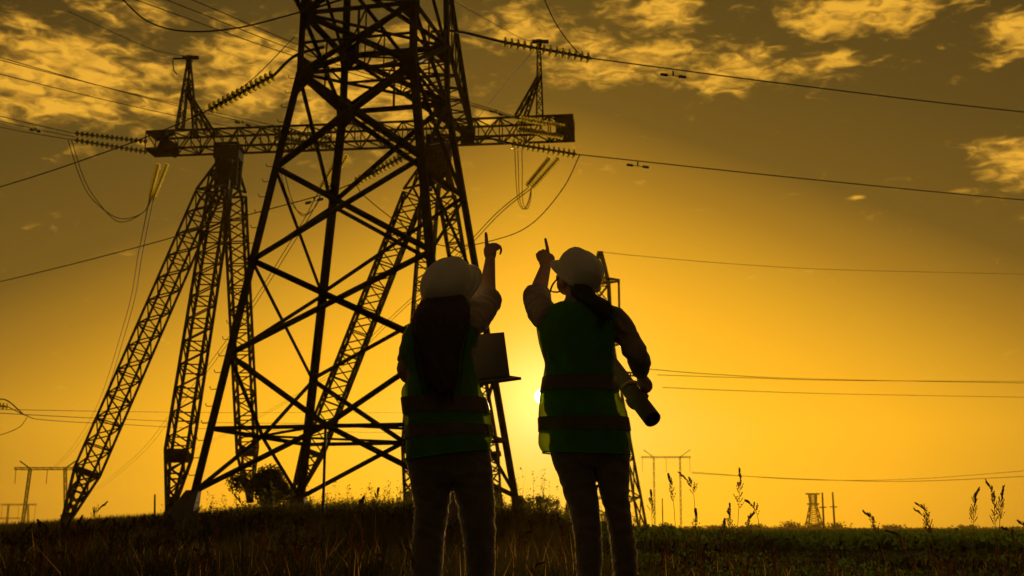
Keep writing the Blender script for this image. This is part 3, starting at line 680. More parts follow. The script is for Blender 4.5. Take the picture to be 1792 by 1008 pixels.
def helmet(parent, c, B, sc=1.0):
    q = lambda x, y, z: c + B @ Vector((x * sc, y * sc, z * sc))
    m_ = MB(); n = 48; rings = []
    prof = [(1.0, 0.0), (1.0, .12), (.985, .3), (.95, .5), (.87, .68), (.74, .82), (.56, .92), (.34, .98), (.12, 1.0)]
    for rr_, hh in prof:
        ring = []
        for k in range(n):
            t = 2 * math.pi * k / n; x, y = math.cos(t) * rr_, math.sin(t) * rr_
            ridge = .006 * math.exp(-(x / .16) ** 2) * (hh > .3) - .0035 * math.exp(-((abs(x) - .32) / .09) ** 2) * (hh > .3)
            ring.append(q(x * .112, y * .138 - .002, hh * .128 + ridge))
        rings.append(ring)
    m_.loft(rings, cap=False); m_.f.append(tuple((len(prof) - 1) * n + k for k in range(n)))
    shell = m_.build('helmet', 'helmet', parent, True)
    bm_ = MB(); ri, ro, rd = [], [], []
    for k in range(n):
        t = 2 * math.pi * k / n; x, y = math.cos(t), math.sin(t)
        e = .012 + .038 * max(0, y) ** 2.2; drop = -.012 - .020 * max(0, y) ** 2
        ri.append(q(x * .113, y * .139, .006)); ro.append(q(x * (.112 + e * .75), y * (.138 + e), drop)); rd.append(q(x * (.112 + e * .75 - .004), y * (.138 + e - .004), drop - .005))
    inn = [q(math.cos(2 * math.pi * k / n) * .106, math.sin(2 * math.pi * k / n) * .132, -.004) for k in range(n)]
    bm_.loft([ri, ro, rd, inn], cap=False); bm_.build('brim', 'helmet', parent, True)
    l_ = MB(); l_.loft([[q(math.cos(2 * math.pi * k / n) * a, math.sin(2 * math.pi * k / n) * (a + .026), z) for k in range(n)] for a, z in ((.098, .03), (.1, -.022), (.095, -.022), (.093, .03))], cap=False)
    l_.build('headband', 'helmet_liner', parent, True)
def hand_fingers(mb, chains):
    for pts, r in chains:
        rs = [r * (1, .95, .92, .8)[min(i, 3)] for i in range(len(pts))]
        s_ = spline(pts, 4); mm = len(s_); mb.tube(s_, [r * (1 - .25 * i / (mm - 1)) for i in range(mm)], 8); mb.ball(s_[-1], r * .76, 8, 6); mb.ball(s_[0], r, 8, 6)
def strands(mb, paths, n, spread, r):
    for i in range(n):
        p = random.choice(paths); a = random.uniform(0, 6.28); s_ = [Vector(x) + Vector((math.cos(a) * spread * (.4 + .8 * j / len(p)) * random.uniform(.7, 1.2), math.sin(a) * spread * .5, random.uniform(-.01, .01))) for j, x in enumerate(p)]
        sp = spline(s_, 4); k = len(sp); mb.tube(sp, [r * (1 - .7 * j / (k - 1)) for j in range(k)], 4)
def boot(parent, D, px, yaw=0):
    p = at(px, 1000, D); x, y = p.x, D; g_ = gz(x, y)
    f = Vector((math.sin(yaw), math.cos(yaw), 0)); m_ = MB(); o_ = Vector((x, y, g_))
    m_.tube([o_ + Vector((0, 0, .02)) - f * .02, o_ + Vector((0, 0, .17)) - f * .02], [.052, .056], 14); m_.tube([o_ - f * .09 + Vector((0, 0, .045)), o_ + Vector((0, 0, .055)) + f * .03, o_ + f * .13 + Vector((0, 0, .042)), o_ + f * .19 + Vector((0, 0, .032))], [.042, .048, .046, .026], 14, side=(1, 0, 0))
    b = solid(m_, .008, 2).build('boot', 'boot', parent, True)

# ---- left worker
D = 5.25
pl = at(790, 1000, D); PLr = thing('person', (pl.x, D, gz(pl.x, D)), 'long haired worker in white helmet and green vest pointing up, laptop in other arm', 'person')
A = lambda px, py, dy=0: at(px, py, D + dy)
HB = basis(R(58), R(50), R(-36)); hc = A(789, 511, .03)
body = MB(); head(body, hc, HB)
body.tube([hc + HB @ Vector((0, -.03, -.05)), A(778, 548, -.01), A(776, 575, 0)], [.052, .052, .075], 16)
torso(body, D, [(555, 735, 822, .075, 0), (590, 718, 830, .10, 0), (660, 722, 830, .10, 0), (730, 722, 842, .10, 0), (800, 720, 850, .105, 0), (845, 724, 855, .09, 0)])
for rows in ([(825, 722, 790, .08, 0), (880, 730, 782, .07, 0), (940, 728, 773, .06, 0), (1010, 727, 767, .056, 0), (1090, 732, 762, .042, 0)], [(825, 790, 856, .08, 0), (880, 804, 860, .07, 0), (940, 817, 862, .06, 0), (1010, 821, 859, .055, 0), (1090, 825, 855, .042, 0)]): torso(body, D, rows)
sh, elb, wr = A(818, 566, 0), A(851, 524, .20), A(858, 452, .30)
body.tube(spline([sh, sh.lerp(elb, .5) + Vector((.005, 0, -.006)), elb, elb.lerp(wr, .3), wr], 5), [.05] * 3 + [.046] * 6 + [.040] * 6 + [.038, .035, .032, .029, .026, .023], 16)
# right hand: index up, other fingers curling over to the right
K = lambda px, py, dy=0: at(px, py, D + .31 + dy)
body.tube([K(858, 456, 0), K(858, 446, 0), K(858, 436, .005), K(857, 430, .01)], [.021, .029, .032, .022], 12, flat=.62)
hand_fingers(body, [([K(852, 436, .0), K(851.5, 424, .0), K(851, 416, .005), K(850.3, 408.5, .01)], .0106),
                    ([K(857, 431, .0), K(862, 427.5, .008), K(867, 430, .016), K(866, 437, .022)], .0095),
                    ([K(860, 431, .012), K(866, 427.5, .022), K(870.5, 429.5, .03), K(870, 437, .036)], .0090),
                    ([K(863, 432, .022), K(869, 428.5, .030), K(875.5, 432, .034), K(877, 439, .036), K(875, 444.5, .036)], .0074),
                    ([K(851, 447, .012), K(849.5, 438, .024), K(853, 430, .036), K(859, 428, .04)], .0105)])
lsh, lel, lwr = A(727, 590, 0), A(711, 652, .03), A(758, 676, .27)
body.tube(spline([lsh, lsh.lerp(lel, .5), lel, lel.lerp(lwr, .5), lwr], 5), [.046] * 5 + [.042] * 5 + [.038] * 5 + [.034, .031, .028, .026, .024, .022], 14)
Kl = lambda px, py, dy=0: at(px, py, D + .29 + dy)
body.tube([Kl(758, 677, 0), Kl(768, 680, .02), Kl(780, 681, .05)], [.022, .034, .036], 12, flat=.5)
hand_fingers(body, [([Kl(781, 680, .03 + .022 * i), Kl(792, 681, .04 + .022 * i), Kl(801, 681, .05 + .022 * i)], .0095) for i in range(4)] + [([Kl(768, 677, .01), Kl(776, 668, .0), Kl(785, 664, .01)], .0105)])
solid(body, .0042, 2).build('body', 'skin', PLr, True)
for s_ in (-1, 1):
    e_ = MB(); e_.ball(hc + HB @ Vector((s_ * .031, .074, .006)), .012, 12, 8); eye = e_.build('eye', 'white', PLr, True)
    e_ = MB(); e_.ball(hc + HB @ Vector((s_ * .031, .083, .007)), .005, 8, 6); e_.build('iris', 'iris', eye, True)
# shirt
m_ = MB()
torso(m_, D, [(548, 752, 806, .06, 0), (556, 736, 824, .085, 0), (572, 722, 834, .105, 0), (600, 710, 834, .115, 0), (640, 712, 830, .115, 0), (690, 716, 836, .115, 0), (740, 716, 846, .115, 0), (780, 716, 850, .118, 0)])
m_.tube(spline([A(806, 572, -.01), sh, sh.lerp(elb, .55) + Vector((.008, 0, -.008)), elb + Vector((-.002, 0, -.005))], 5), [.075] * 5 + [.066] * 5 + [.062] * 5 + [.056], 20)
m_.tube([sh.lerp(elb, .80), sh.lerp(elb, 1.02), sh.lerp(elb, 1.07)], [.060, .069, .052], 20)      # rolled cuff
m_.tube(spline([A(742, 578, 0), lsh, lsh.lerp(lel, .45), lsh.lerp(lel, .72)], 5), [.052] * 5 + [.05] * 10 + [.047], 16)
m_.tube([hc + HB @ Vector((0, -.03, -.09)), A(777, 553, 0)], [.055, .07], 18)
solid(m_, .007, 2, (.008, 11, 7)).build('shirt', 'shirt', PLr, True); fuzz(PLr.children[-1], 14000, .0032)
# trousers
m_ = MB()
torso(m_, D, [(770, 716, 852, .112, 0), (800, 713, 858, .122, 0), (825, 715, 860, .12, 0), (846, 719, 861, .10, 0)])
torso(m_, D, [(826, 716, 792, .10, 0), (845, 719, 791, .095, 0), (880, 726, 786, .085, 0), (915, 726, 780, .078, 0), (945, 723, 776, .074, 0), (1000, 721, 772, .07, 0), (1050, 724, 769, .064, 0), (1085, 726, 767, .06, 0)])
torso(m_, D, [(826, 790, 861, .10, 0), (848, 790, 862, .095, 0), (880, 801, 864, .085, 0), (915, 807, 866, .078, 0), (945, 813, 866, .074, 0), (1000, 817, 864, .07, 0), (1050, 819, 861, .064, 0), (1085, 821, 859, .06, 0)])
solid(m_, .007, 2, (.0048, 8, 18)).build('trousers', 'trousers', PLr, True); fuzz(PLr.children[-1], 15000, .0036)
boot(PLr, D, 746, R(-8)); boot(PLr, D, 840, R(10))
# vest: open-bottomed shell with bands
VL = [(549, 758, 812, .068, 0, 0), (556, 733, 828, .095, 0, 0), (568, 718, 838, .118, 0, 0), (590, 706, 838, .130, 0, 0), (618, 700, 833, .134, 0, 0), (640, 708, 832, .134, 0, 0), (662, 714, 836, .134, 0, 0), (684, 703, 843, .142, 0, 0), (705, 702, 853, .146, 0, 0),
      (735, 706, 859, .146, 0, 0), (765, 711, 862, .15, 0, -6), (796, 712, 858, .152, 0, -18)]
def vest(parent, D, rows, bands, seed, matn='vest'):
    RW = dense(rows, 6); n = 60
    def ringat(r, grow=0):
        k = FPX / D; ring = srow(D, r[0], r[1] - grow * k, r[2] + grow * k, r[3] + grow, r[4], n=n, tilt=r[5], ex=2.2); c = sum(ring, Vector()) / n; out = []
        low = min(1, max(0, (r[0] - 640) / 80))
        for k_, p in enumerate(ring):
            d = (p - c); d.z = 0; dn = d.normalized(); t = 2 * math.pi * k_ / n
            w = noise.noise(Vector((math.cos(t) * 2.4 + seed, math.sin(t) * 2.4, p.z * 5))) * (.006 + .007 * low) + noise.noise(Vector((math.cos(t) * 6, math.sin(t) * 6 + seed, p.z * 14))) * .004
            out.append(p + dn * w)
        return out
    m_ = MB(); m_.loft([ringat(r) for r in RW], cap=False); v = m_.build('vest', matn, parent, True)
    bot = ringat(RW[-1], .001); h_ = MB(); h_.tube(bot + [bot[0]], .0035, 6); h_.build('hem_piping', 'piping', v, True)
    for (y0, y1) in bands:
        b_ = MB(); sub = [r for r in RW if y0 - 3 <= r[0] <= y1 + 3]
        b_.loft([ringat(r, .004) for r in sub], cap=False); b_.build('reflective_band', 'band', v, True)
    return v
vest(PLr, D, VL, [(698, 722), (744, 764)], 1.3)
helmet(PLr, hc + HB @ Vector((0, -.004, .026)), HB, .98)
# long loose hair down the back
m_ = MB(); hr = [(520, 752, 812, .045, -.05), (540, 740, 822, .05, -.085), (560, 730, 822, .045, -.12), (590, 728, 816, .035, -.145), (620, 736, 810, .03, -.155), (650, 745, 806, .027, -.16), (675, 752, 803, .022, -.162), (695, 765, 798, .012, -.165)]
torso(m_, D, hr, 5)
hb_ = solid(m_, .006, 2, (.004, 22, 1.5)); paths = [[A(x0, 525, -.05), A(x1, 560, -.13), A(x2, 620, -.17), A(x3, y3, -.175)] for x0, x1, x2, x3, y3 in ((750, 731, 733, 748, 690), (760, 742, 745, 752, 700), (775, 770, 770, 772, 708), (800, 800, 790, 785, 702), (815, 818, 806, 798, 690), (745, 728, 730, 742, 670))]
strands(hb_, paths, 110, .018, .0016)
fl = [[A(746, 528, 0), A(734, 545, -.02), A(728, 565, -.05), A(727, 590, -.09)], [A(742, 522, 0), A(730, 548, -.02), A(724, 566, -.05), A(728, 600, -.09)]]
hw = MB(); strands(hw, fl, 150, .013, .0019); strands(hw, [[A(745, 530, -.03), A(733, 550, -.05), A(726, 580, -.08), A(722, 612, -.10)]], 30, .014, .0014)
hb_.build('hair', 'hair', PLr, True); hw.build('loose_hair', 'hair_sunlit', PLr, True)

# laptop (held: a thing of its own)
def slab(mb, a, b, c, d, t):
    n_ = (b - a).cross(d - a).normalized() * t
    mb.add([a, b, c, d, a + n_, b + n_, c + n_, d + n_], [(3, 2, 1, 0), (4, 5, 6, 7), (0, 1, 5, 4), (1, 2, 6, 5), (2, 3, 7, 6), (3, 0, 4, 7)])
TR, TLq, BR, BL = at(882, 582, D + .46), at(757, 593, D + .43), at(892, 657, D + .42), at(768, 671, D + .39)
FR, FL = at(912, 660, D + .21), at(776, 679, D + .18)
lap = thing('laptop', (BL + BR) / 2, 'open dark laptop held against the left worker', 'laptop')
m_ = MB(); slab(m_, BL, BR, TR, TLq, .007); lid = m_.build('lid', 'laptop', lap)
cin = lambda u, v: BL.lerp(BR, u).lerp(TLq.lerp(TR, u), v)
m_ = MB(); nn_ = (BR - BL).cross(TLq - BL).normalized(); q = [cin(u, v) - nn_ * .0015 for u, v in ((.04, .06), (.96, .06), (.96, .95), (.04, .95))]; slab(m_, *q, .001); m_.build('screen', 'screen', lid)
m_ = MB(); slab(m_, FL, FR, BR, BL, -.012); bs = m_.build('base', 'laptop', lap)
cb = lambda u, v: FL.lerp(FR, u).lerp(BL.lerp(BR, u), v); nb = (FR - FL).cross(BL - FL).normalized()
m_ = MB()
for i in range(13):
    for j in range(5):
        u0, v0 = .05 + i * .07, .42 + j * .1; slab(m_, *[cb(u, v) + nb * .0015 for u, v in ((u0, v0), (u0 + .058, v0), (u0 + .058, v0 + .08), (u0, v0 + .08))], .002)
m_.build('keyboard', 'keys', bs)

# ---- right worker
D = 5.64
pl = at(1045, 1000, D); PRr = thing('person', (pl.x, D, gz(pl.x, D)), 'worker in white helmet and green vest pointing up, holding a rolled drawing at the hip', 'person')
A = lambda px, py, dy=0: at(px, py, D + dy)
HB = basis(R(-50), R(42), R(14)); hc = A(1008, 488, .03)
body = MB(); head(body, hc, HB)
body.tube([hc + HB @ Vector((0, -.03, -.05)), A(1011, 525, 0), A(1013, 552, 0)], [.054, .055, .08], 16)
torso(body, D, [(535, 965, 1066, .075, 0), (570, 952, 1072, .10, 0), (650, 962, 1068, .10, 0), (720, 958, 1080, .10, 0), (780, 966, 1094, .10, 0), (796, 975, 1094, .08, 0)])
for rows in ([(795, 972, 1032, .08, 0), (870, 993, 1041, .07, 0), (930, 1008, 1046, .06, 0), (1010, 1014, 1048, .054, 0), (1080, 1018, 1046, .042, 0)], [(795, 1040, 1098, .08, 0), (870, 1057, 1098, .07, 0), (930, 1070, 1104, .06, 0), (1010, 1079, 1110, .054, 0), (1080, 1082, 1108, .042, 0)]): torso(body, D, rows)
sh, elb, wr = A(956, 556, 0), A(939, 520, .22), A(955, 466, .36)
body.tube(spline([sh, sh.lerp(elb, .5), elb, elb.lerp(wr, .3), wr], 5), [.05] * 4 + [.046] * 6 + [.040] * 5 + [.041, .039, .036, .033, .030, .027], 16)
K = lambda px, py, dy=0: at(px, py, D + .37 + dy)
body.tube([K(955, 470, 0), K(954, 458, 0), K(954, 448, .005), K(954, 442, .01)], [.024, .034, .037, .024], 12, flat=.62)
hand_fingers(body, [([K(959, 447, 0), K(958, 435, 0), K(956, 426, .004), K(954.5, 418.5, .008)], .0102),
                    ([K(952, 443, 0), K(950.5, 438.5, .02), K(951, 444, .042), K(952, 452, .038)], .0105),
                    ([K(946, 445, 0), K(944.5, 441, .02), K(945, 447, .042), K(947, 454, .038)], .0102),
                    ([K(941.5, 449, .002), K(940, 445, .02), K(940.5, 450, .04), K(943, 456, .036)], .0092),
                    ([K(966, 461, .01), K(968, 452, .02), K(963, 446, .034), K(957, 447, .042)], .0108)])
rsh, rel, rwr = A(1076, 560, 0), A(1113, 622, -.04), A(1120, 655, .10)
body.tube(spline([rsh, rsh.lerp(rel, .5), rel, rel.lerp(rwr, .5), rwr], 5), [.046] * 5 + [.042] * 5 + [.040] * 5 + [.034, .031, .028, .026, .024, .022], 14)
# right hand closed round the rolled drawing
RA, RB = at(1142, 734, D + .02), at(1060, 626, D + .40)
rd = (RB - RA).normalized(); RRAD = .041
tc_ = min(range(101), key=lambda i: ((RA.lerp(RB, i / 100)) - at(1112, 672, D + .12)).length); gc = RA.lerp(RB, tc_ / 100)
ax1 = (Vector((0, -1, 0)) - rd * Vector((0, -1, 0)).dot(rd)).normalized(); ax2 = rd.cross(ax1).normalized()
if ax2.x < 0: ax2 = -ax2
def rp(t, ang, rr_): return gc + rd * t + (ax2 * math.cos(ang) + ax1 * math.sin(ang)) * rr_
body.tube(spline([rwr, rp(.0, R(20), RRAD + .03), rp(-.01, R(20), RRAD + .012)], 4), [.022, .026, .03, .034, .036, .036, .034, .032, .03], 12, flat=.7)
for i in range(4): hand_fingers(body, [([rp(-.034 + .021 * i, R(-10), RRAD + .010), rp(-.036 + .021 * i, R(-70), RRAD + .010), rp(-.037 + .021 * i, R(-125), RRAD + .009), rp(-.036 + .021 * i, R(-170 + 8 * i), RRAD + .008)], .0098 - .0006 * abs(i - 1.5))])
hand_fingers(body, [([rp(.03, R(35), RRAD + .014), rp(.045, R(80), RRAD + .011), rp(.05, R(125), RRAD + .009)], .011)])
solid(body, .0042, 2).build('body', 'skin', PRr, True)
for s_ in (-1, 1):
    e_ = MB(); e_.ball(hc + HB @ Vector((s_ * .031, .074, .006)), .012, 12, 8); eye = e_.build('eye', 'white', PRr, True)
    e_ = MB(); e_.ball(hc + HB @ Vector((s_ * .031, .083, .007)), .005, 8, 6); e_.build('iris', 'iris', eye, True)
m_ = MB()
torso(m_, D, [(527, 988, 1034, .062, 0), (535, 968, 1064, .085, 0), (550, 950, 1080, .105, 0), (580, 946, 1076, .115, 0), (640, 956, 1072, .115, 0), (700, 954, 1076, .115, 0), (760, 962, 1092, .118, 0)])
m_.tube(spline([A(968, 560, 0), sh, sh.lerp(elb, .55) + Vector((-.008, 0, -.006)), elb + Vector((0, 0, -.004))], 5), [.07] * 5 + [.062] * 5 + [.058] * 5 + [.054], 20)
m_.tube([sh.lerp(elb, .80), sh.lerp(elb, 1.03), sh.lerp(elb, 1.08)], [.057, .066, .050], 20)
m_.tube(spline([A(1068, 558, 0), rsh, rsh.lerp(rel, .5) + Vector((.006, 0, 0)), rel + Vector((.004, 0, 0)), rel.lerp(rwr, .5) + Vector((.006, 0, 0)), rel.lerp(rwr, .85)], 5), [.062] * 5 + [.056] * 5 + [.050] * 5 + [.047] * 5 + [.050, .044, .049, .042, .046, .038], 18)
m_.tube([A(1010, 518, .0), A(1012, 534, 0)], [.058, .07], 18)
solid(m_, .007, 2, (.009, 12, 9)).build('shirt', 'shirt_dark', PRr, True); fuzz(PRr.children[-1], 14000, .0032)
m_ = MB()
torso(m_, D, [(750, 962, 1092, .112, 0), (780, 962, 1100, .122, 0), (796, 965, 1101, .12, 0), (808, 969, 1101, .11, 0), (818, 980, 1095, .07, 0)])
torso(m_, D, [(788, 963, 1035, .10, 0), (810, 969, 1037, .096, 0), (840, 980, 1041, .09, 0), (875, 991, 1046, .084, 0), (915, 1003, 1050, .078, 0), (960, 1008, 1052, .072, 0), (1010, 1010, 1052, .068, 0), (1060, 1013, 1050, .062, 0), (1075, 1014, 1049, .06, 0)])
torso(m_, D, [(788, 1034, 1101, .10, 0), (812, 1037, 1101, .096, 0), (840, 1045, 1100, .09, 0), (875, 1054, 1101, .084, 0), (920, 1064, 1105, .078, 0), (960, 1071, 1113, .072, 0), (1010, 1075, 1113, .068, 0), (1060, 1078, 1112, .062, 0), (1075, 1079, 1111, .06, 0)])
solid(m_, .007, 2, (.0048, 8, 18)).build('trousers', 'trousers_brown', PRr, True); fuzz(PRr.children[-1], 15000, .0036)
boot(PRr, D, 1032, R(-8)); boot(PRr, D, 1095, R(10))
VR = [(529, 984, 1040, .07, 0, 0), (534, 966, 1066, .095, 0, 0), (545, 948, 1084, .118, 0, 0), (570, 940, 1082, .13, 0, 0), (600, 944, 1076, .132, 0, 0), (635, 954, 1074, .132, 0, 0), (665, 950, 1078, .136, 0, 0), (695, 944, 1084, .142, 0, 0), (720, 941, 1098, .146, 0, 0), (755, 941, 1101, .15, 0, 0), (778, 942, 1101, .15, 0, 2), (794, 950, 1101, .15, 0, 4)]
vest(PRr, D, VR, [(660, 684), (730, 752)], 4.7)
helmet(PRr, hc + HB @ Vector((0, -.004, .026)), HB, .90)
m_ = MB(); q = lambda x, y, z: hc + HB @ Vector((x, y, z))
for s_ in (-1, 1): m_.tube(spline([q(s_ * .098, .02, .0), q(s_ * .098, .035, -.05), q(s_ * .05, .07, -.115), q(0, .075, -.128)], 5), .0045, 6)
m_.build('chin_strap', 'helmet_liner', PRr, True)
m_ = MB(); torso(m_, D, [(500, 996, 1034, .05, -.03), (516, 1000, 1038, .05, -.05), (528, 1008, 1050, .036, -.085), (539, 1022, 1064, .028, -.115), (552, 1036, 1069, .018, -.128), (566, 1048, 1067, .008, -.132)], 5)
hb_ = solid(m_, .006, 2, (.004, 22, 1.5))
strands(hb_, [[A(1015, 512, -.06), A(1035, 522, -.10), A(1055, 540, -.13), A(x, y, -.14)] for x, y in ((1062, 566), (1068, 560), (1050, 572))], 70, .014, .0015)
strands(hb_, [[A(1036, 516, -.02), A(1052, 524, -.04), A(1066, 532, -.06), A(1070, 548, -.10)]], 30, .008, .0013)
hb_.build('hair', 'hair_black', PRr, True)
# the rolled drawing
m_ = MB(); n = 24; rings = []
for t, rr_ in ((0, RRAD), (1, RRAD), (1, RRAD - .004), (0, RRAD - .004)):
    c = RA.lerp(RB, t); rings.append([c + (ax2 * math.cos(2 * math.pi * k / n) + ax1 * math.sin(2 * math.pi * k / n)) * rr_ for k in range(n)])
m_.loft(rings, cap=False); m_.f += [(3 * n + k, 3 * n + (k + 1) % n, (k + 1) % n, k) for k in range(n)]
roll = tag(m_.build('paper_roll', 'paper', loc=RA, smooth=False), 'long rolled paper drawing held under the right worker arm', 'paper roll')
m_ = MB(); sp = []
for i in range(70): a = i * .33; r_ = RRAD - .006 - i * .00028; sp.append((ax2 * math.cos(a) + ax1 * math.sin(a)) * r_)
v = [RA + rd * .004 + p for p in sp] + [RB - rd * .004 + p for p in sp]; m_.add(v, [(i, i + 1, 70 + i + 1, 70 + i) for i in range(69)])
m_.build('inner_layers', 'paper', roll, True)

# ------------------------------------------------------------------ vegetation
def left_h(x, y):
    c = .5 + .5 * noise.noise(Vector((x * .8, y * .5, 9)))
    return RNG.uniform(.12, .2 + .24 * c) if x < .9 else RNG.uniform(.03, .06 + .14 * c)
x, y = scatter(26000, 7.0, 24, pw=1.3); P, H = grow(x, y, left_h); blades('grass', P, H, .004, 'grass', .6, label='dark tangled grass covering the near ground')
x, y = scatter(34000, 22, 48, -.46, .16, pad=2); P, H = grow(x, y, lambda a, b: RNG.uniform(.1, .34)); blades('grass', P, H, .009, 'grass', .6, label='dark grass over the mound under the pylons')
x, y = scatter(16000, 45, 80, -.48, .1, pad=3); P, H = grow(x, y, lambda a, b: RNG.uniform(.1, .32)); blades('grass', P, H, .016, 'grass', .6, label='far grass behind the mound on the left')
x, y = scatter(500, 6.0, 16, pw=1.2); P, H = grow(x, y, lambda a, b: RNG.uniform(.22, .44) if a < .8 else RNG.uniform(.05, .2)); blades('dry_grass', P, H, .0028, 'dry_stalk', .7, label='scattered brown dry grass stems in the foreground')
def leafy(name, pts, sizes, m, label, cat='plants'):
    n = len(pts); pts = np.asarray(pts); s_ = np.asarray(sizes)[:, None]
    a = RNG.normal(size=(n, 3)); a /= np.linalg.norm(a, axis=1)[:, None]; b = RNG.normal(size=(n, 3)); b -= a * (a * b).sum(1)[:, None]; b /= np.linalg.norm(b, axis=1)[:, None]
    V = np.stack([pts - a * s_, pts + b * s_ * .45, pts + a * s_, pts - b * s_ * .45], 1).reshape(-1, 3)
    me = bpy.data.meshes.new(name); me.from_pydata(V.tolist(), [], (np.arange(n)[:, None] * 4 + np.arange(4)).tolist()); return me
def leaf_stuff(name, pts, sizes, m, label, cat='plants'): return tag(link(name, leafy(name, pts, sizes, m, label), m), label, cat, kind='stuff')
# crop rows on the flat field to the right
pts, sz = [], []
for r_ in range(26):
    Y = 24 + r_ * (1.4 + r_ * .16)
    for i in range(int(150 + 2.0 * Y)):
        X = RNG.uniform(.07, .50) * Y; 
        for k in range(5): pts.append((X + RNG.normal() * .09, Y + RNG.normal() * .1, gz(X, Y) + abs(RNG.normal()) * .10 + .02)); sz.append(RNG.uniform(.04, .08) * (1 + Y / 60))
leaf_stuff('crop_plants', pts, sz, 'crop', 'low green crop rows over the flat field on the right', 'crop')
pts, sz = [], []
for i in range(260):
    Y = RNG.uniform(6.5, 20); X = RNG.uniform(.05, .46) * Y; h = RNG.uniform(.05, .16)
    for k in range(12): pts.append((X + RNG.normal() * .07, Y + RNG.normal() * .07, gz(X, Y) + RNG.uniform(.02, h))); sz.append(RNG.uniform(.012, .03))
leaf_stuff('low_weeds', pts, sz, 'crop', 'small leafy weeds scattered over the dark soil on the right', 'weeds')
# weeds along the crest of the mound
pts, sz = [], []; wp, wh = [], []
for i in range(900):
    X = RNG.uniform(-9, 3.2); Y = RNG.uniform(30, 40); h = RNG.uniform(.12, .46) * (2.4 if RNG.uniform() < .2 else 1) * (1.25 if X > -3 else .8); zb = gz(X, Y); le = RNG.normal() * .05; wp += [(X, Y, zb - .02), (X + .03, Y + .02, zb - .02)]; wh += [h * 1.05, h * .8]
    for k in range(26):
        t = RNG.uniform(.1, 1); wv = .11 * (1 - t) + .025; pts.append((X + le * t + RNG.normal() * wv, Y + RNG.normal() * wv, zb + h * t)); sz.append(RNG.uniform(.018, .04))
blades('weed_stems', wp, wh, .006, 'weeds', .22, label='thin upright weed stems along the crest of the mound', cat='weeds')
leaf_stuff('weed_crest', pts, sz, 'weeds', 'ragged leafy weeds along the crest of the mound', 'weeds')
# shrubs
def shrub(px, py_top, Y, w, label, n=2600, leaf=.07):
    b = at(px, 900, Y); zb = gz(b.x, Y); top = at(px, py_top, Y).z; h = top - zb
    o = thing('shrub', (b.x, Y, zb), label, 'shrub', 'shrubs on the mound'); P_, S_ = [], []
    cl = [(RNG.normal() * w * .38, RNG.normal() * w * .3, RNG.uniform(.25, .88) * h, RNG.uniform(.14, .28) * w) for _ in range(16)] + [(0, 0, h * .8, w * .2)]
    for i in range(n):
        c = cl[i % len(cl)]; fall = (1 - .45 * c[2] / h); d = RNG.normal(size=3); d *= c[3] * .8 * RNG.uniform(.3, 1.2) / np.linalg.norm(d)
        P_.append((c[0] * fall + d[0], c[1] + d[1], max(.02, c[2] + d[2]))); S_.append(leaf * RNG.uniform(.5, 1.2))
    f = link('foliage', leafy('foliage', P_, S_, None, None), 'leaves', o)
    m_ = MB()
    for c in cl[:10]: m_.tube(spline([Vector((b.x, Y, zb - .05)), Vector((b.x + c[0] * .3, Y + c[1] * .3, zb + c[2] * .5)), Vector((b.x + c[0] * .6, Y + c[1], zb + c[2]))], 4), .018, 5)
    m_.build('stems', 'bark', o)
shrub(464, 820, 40, 1.9, 'rounded dark shrub between the near pylon legs', 12000, .06)
shrub(945, 868, 36, 1.0, 'small bushy shrub right of the near pylon right foot', 1600, .04)
shrub(1168, 916, 46, .8, 'tiny low bush at the right end of the mound', 700, .05)
# distant tree line along the horizon
tr = MB(); P_, S_ = [], []
for i in range(520):
    X = RNG.uniform(-200, 270); Y = RNG.uniform(380, 440); h = RNG.uniform(.5, 1.25) * (1 + .6 * noise.noise(Vector((X * .012, 0, 0)))); 
    for k in range(34): P_.append((X + RNG.normal() * 2.4, Y + RNG.normal() * 3, RNG.uniform(-.2, h) * math.exp(-abs(RNG.normal()) * .3))); S_.append(RNG.uniform(.35, .7))
for px_, h in ((1385, 2.9), (1322, 2.0), (1462, 2.6), (1428, 2.1), (1690, 1.7), (1250, 1.6), (1560, 1.7)):
    X = at(px_, 900, 400).x
    for k in range(260): d = RNG.normal(size=3); P_.append((X + d[0] * 1.6, 400 + d[1] * 2, max(0, h * .45 + d[2] * h * .22))); S_.append(RNG.uniform(.3, .6))
leaf_stuff('treeline', P_, S_, 'tree_far', 'far low line of trees along the horizon', 'trees')

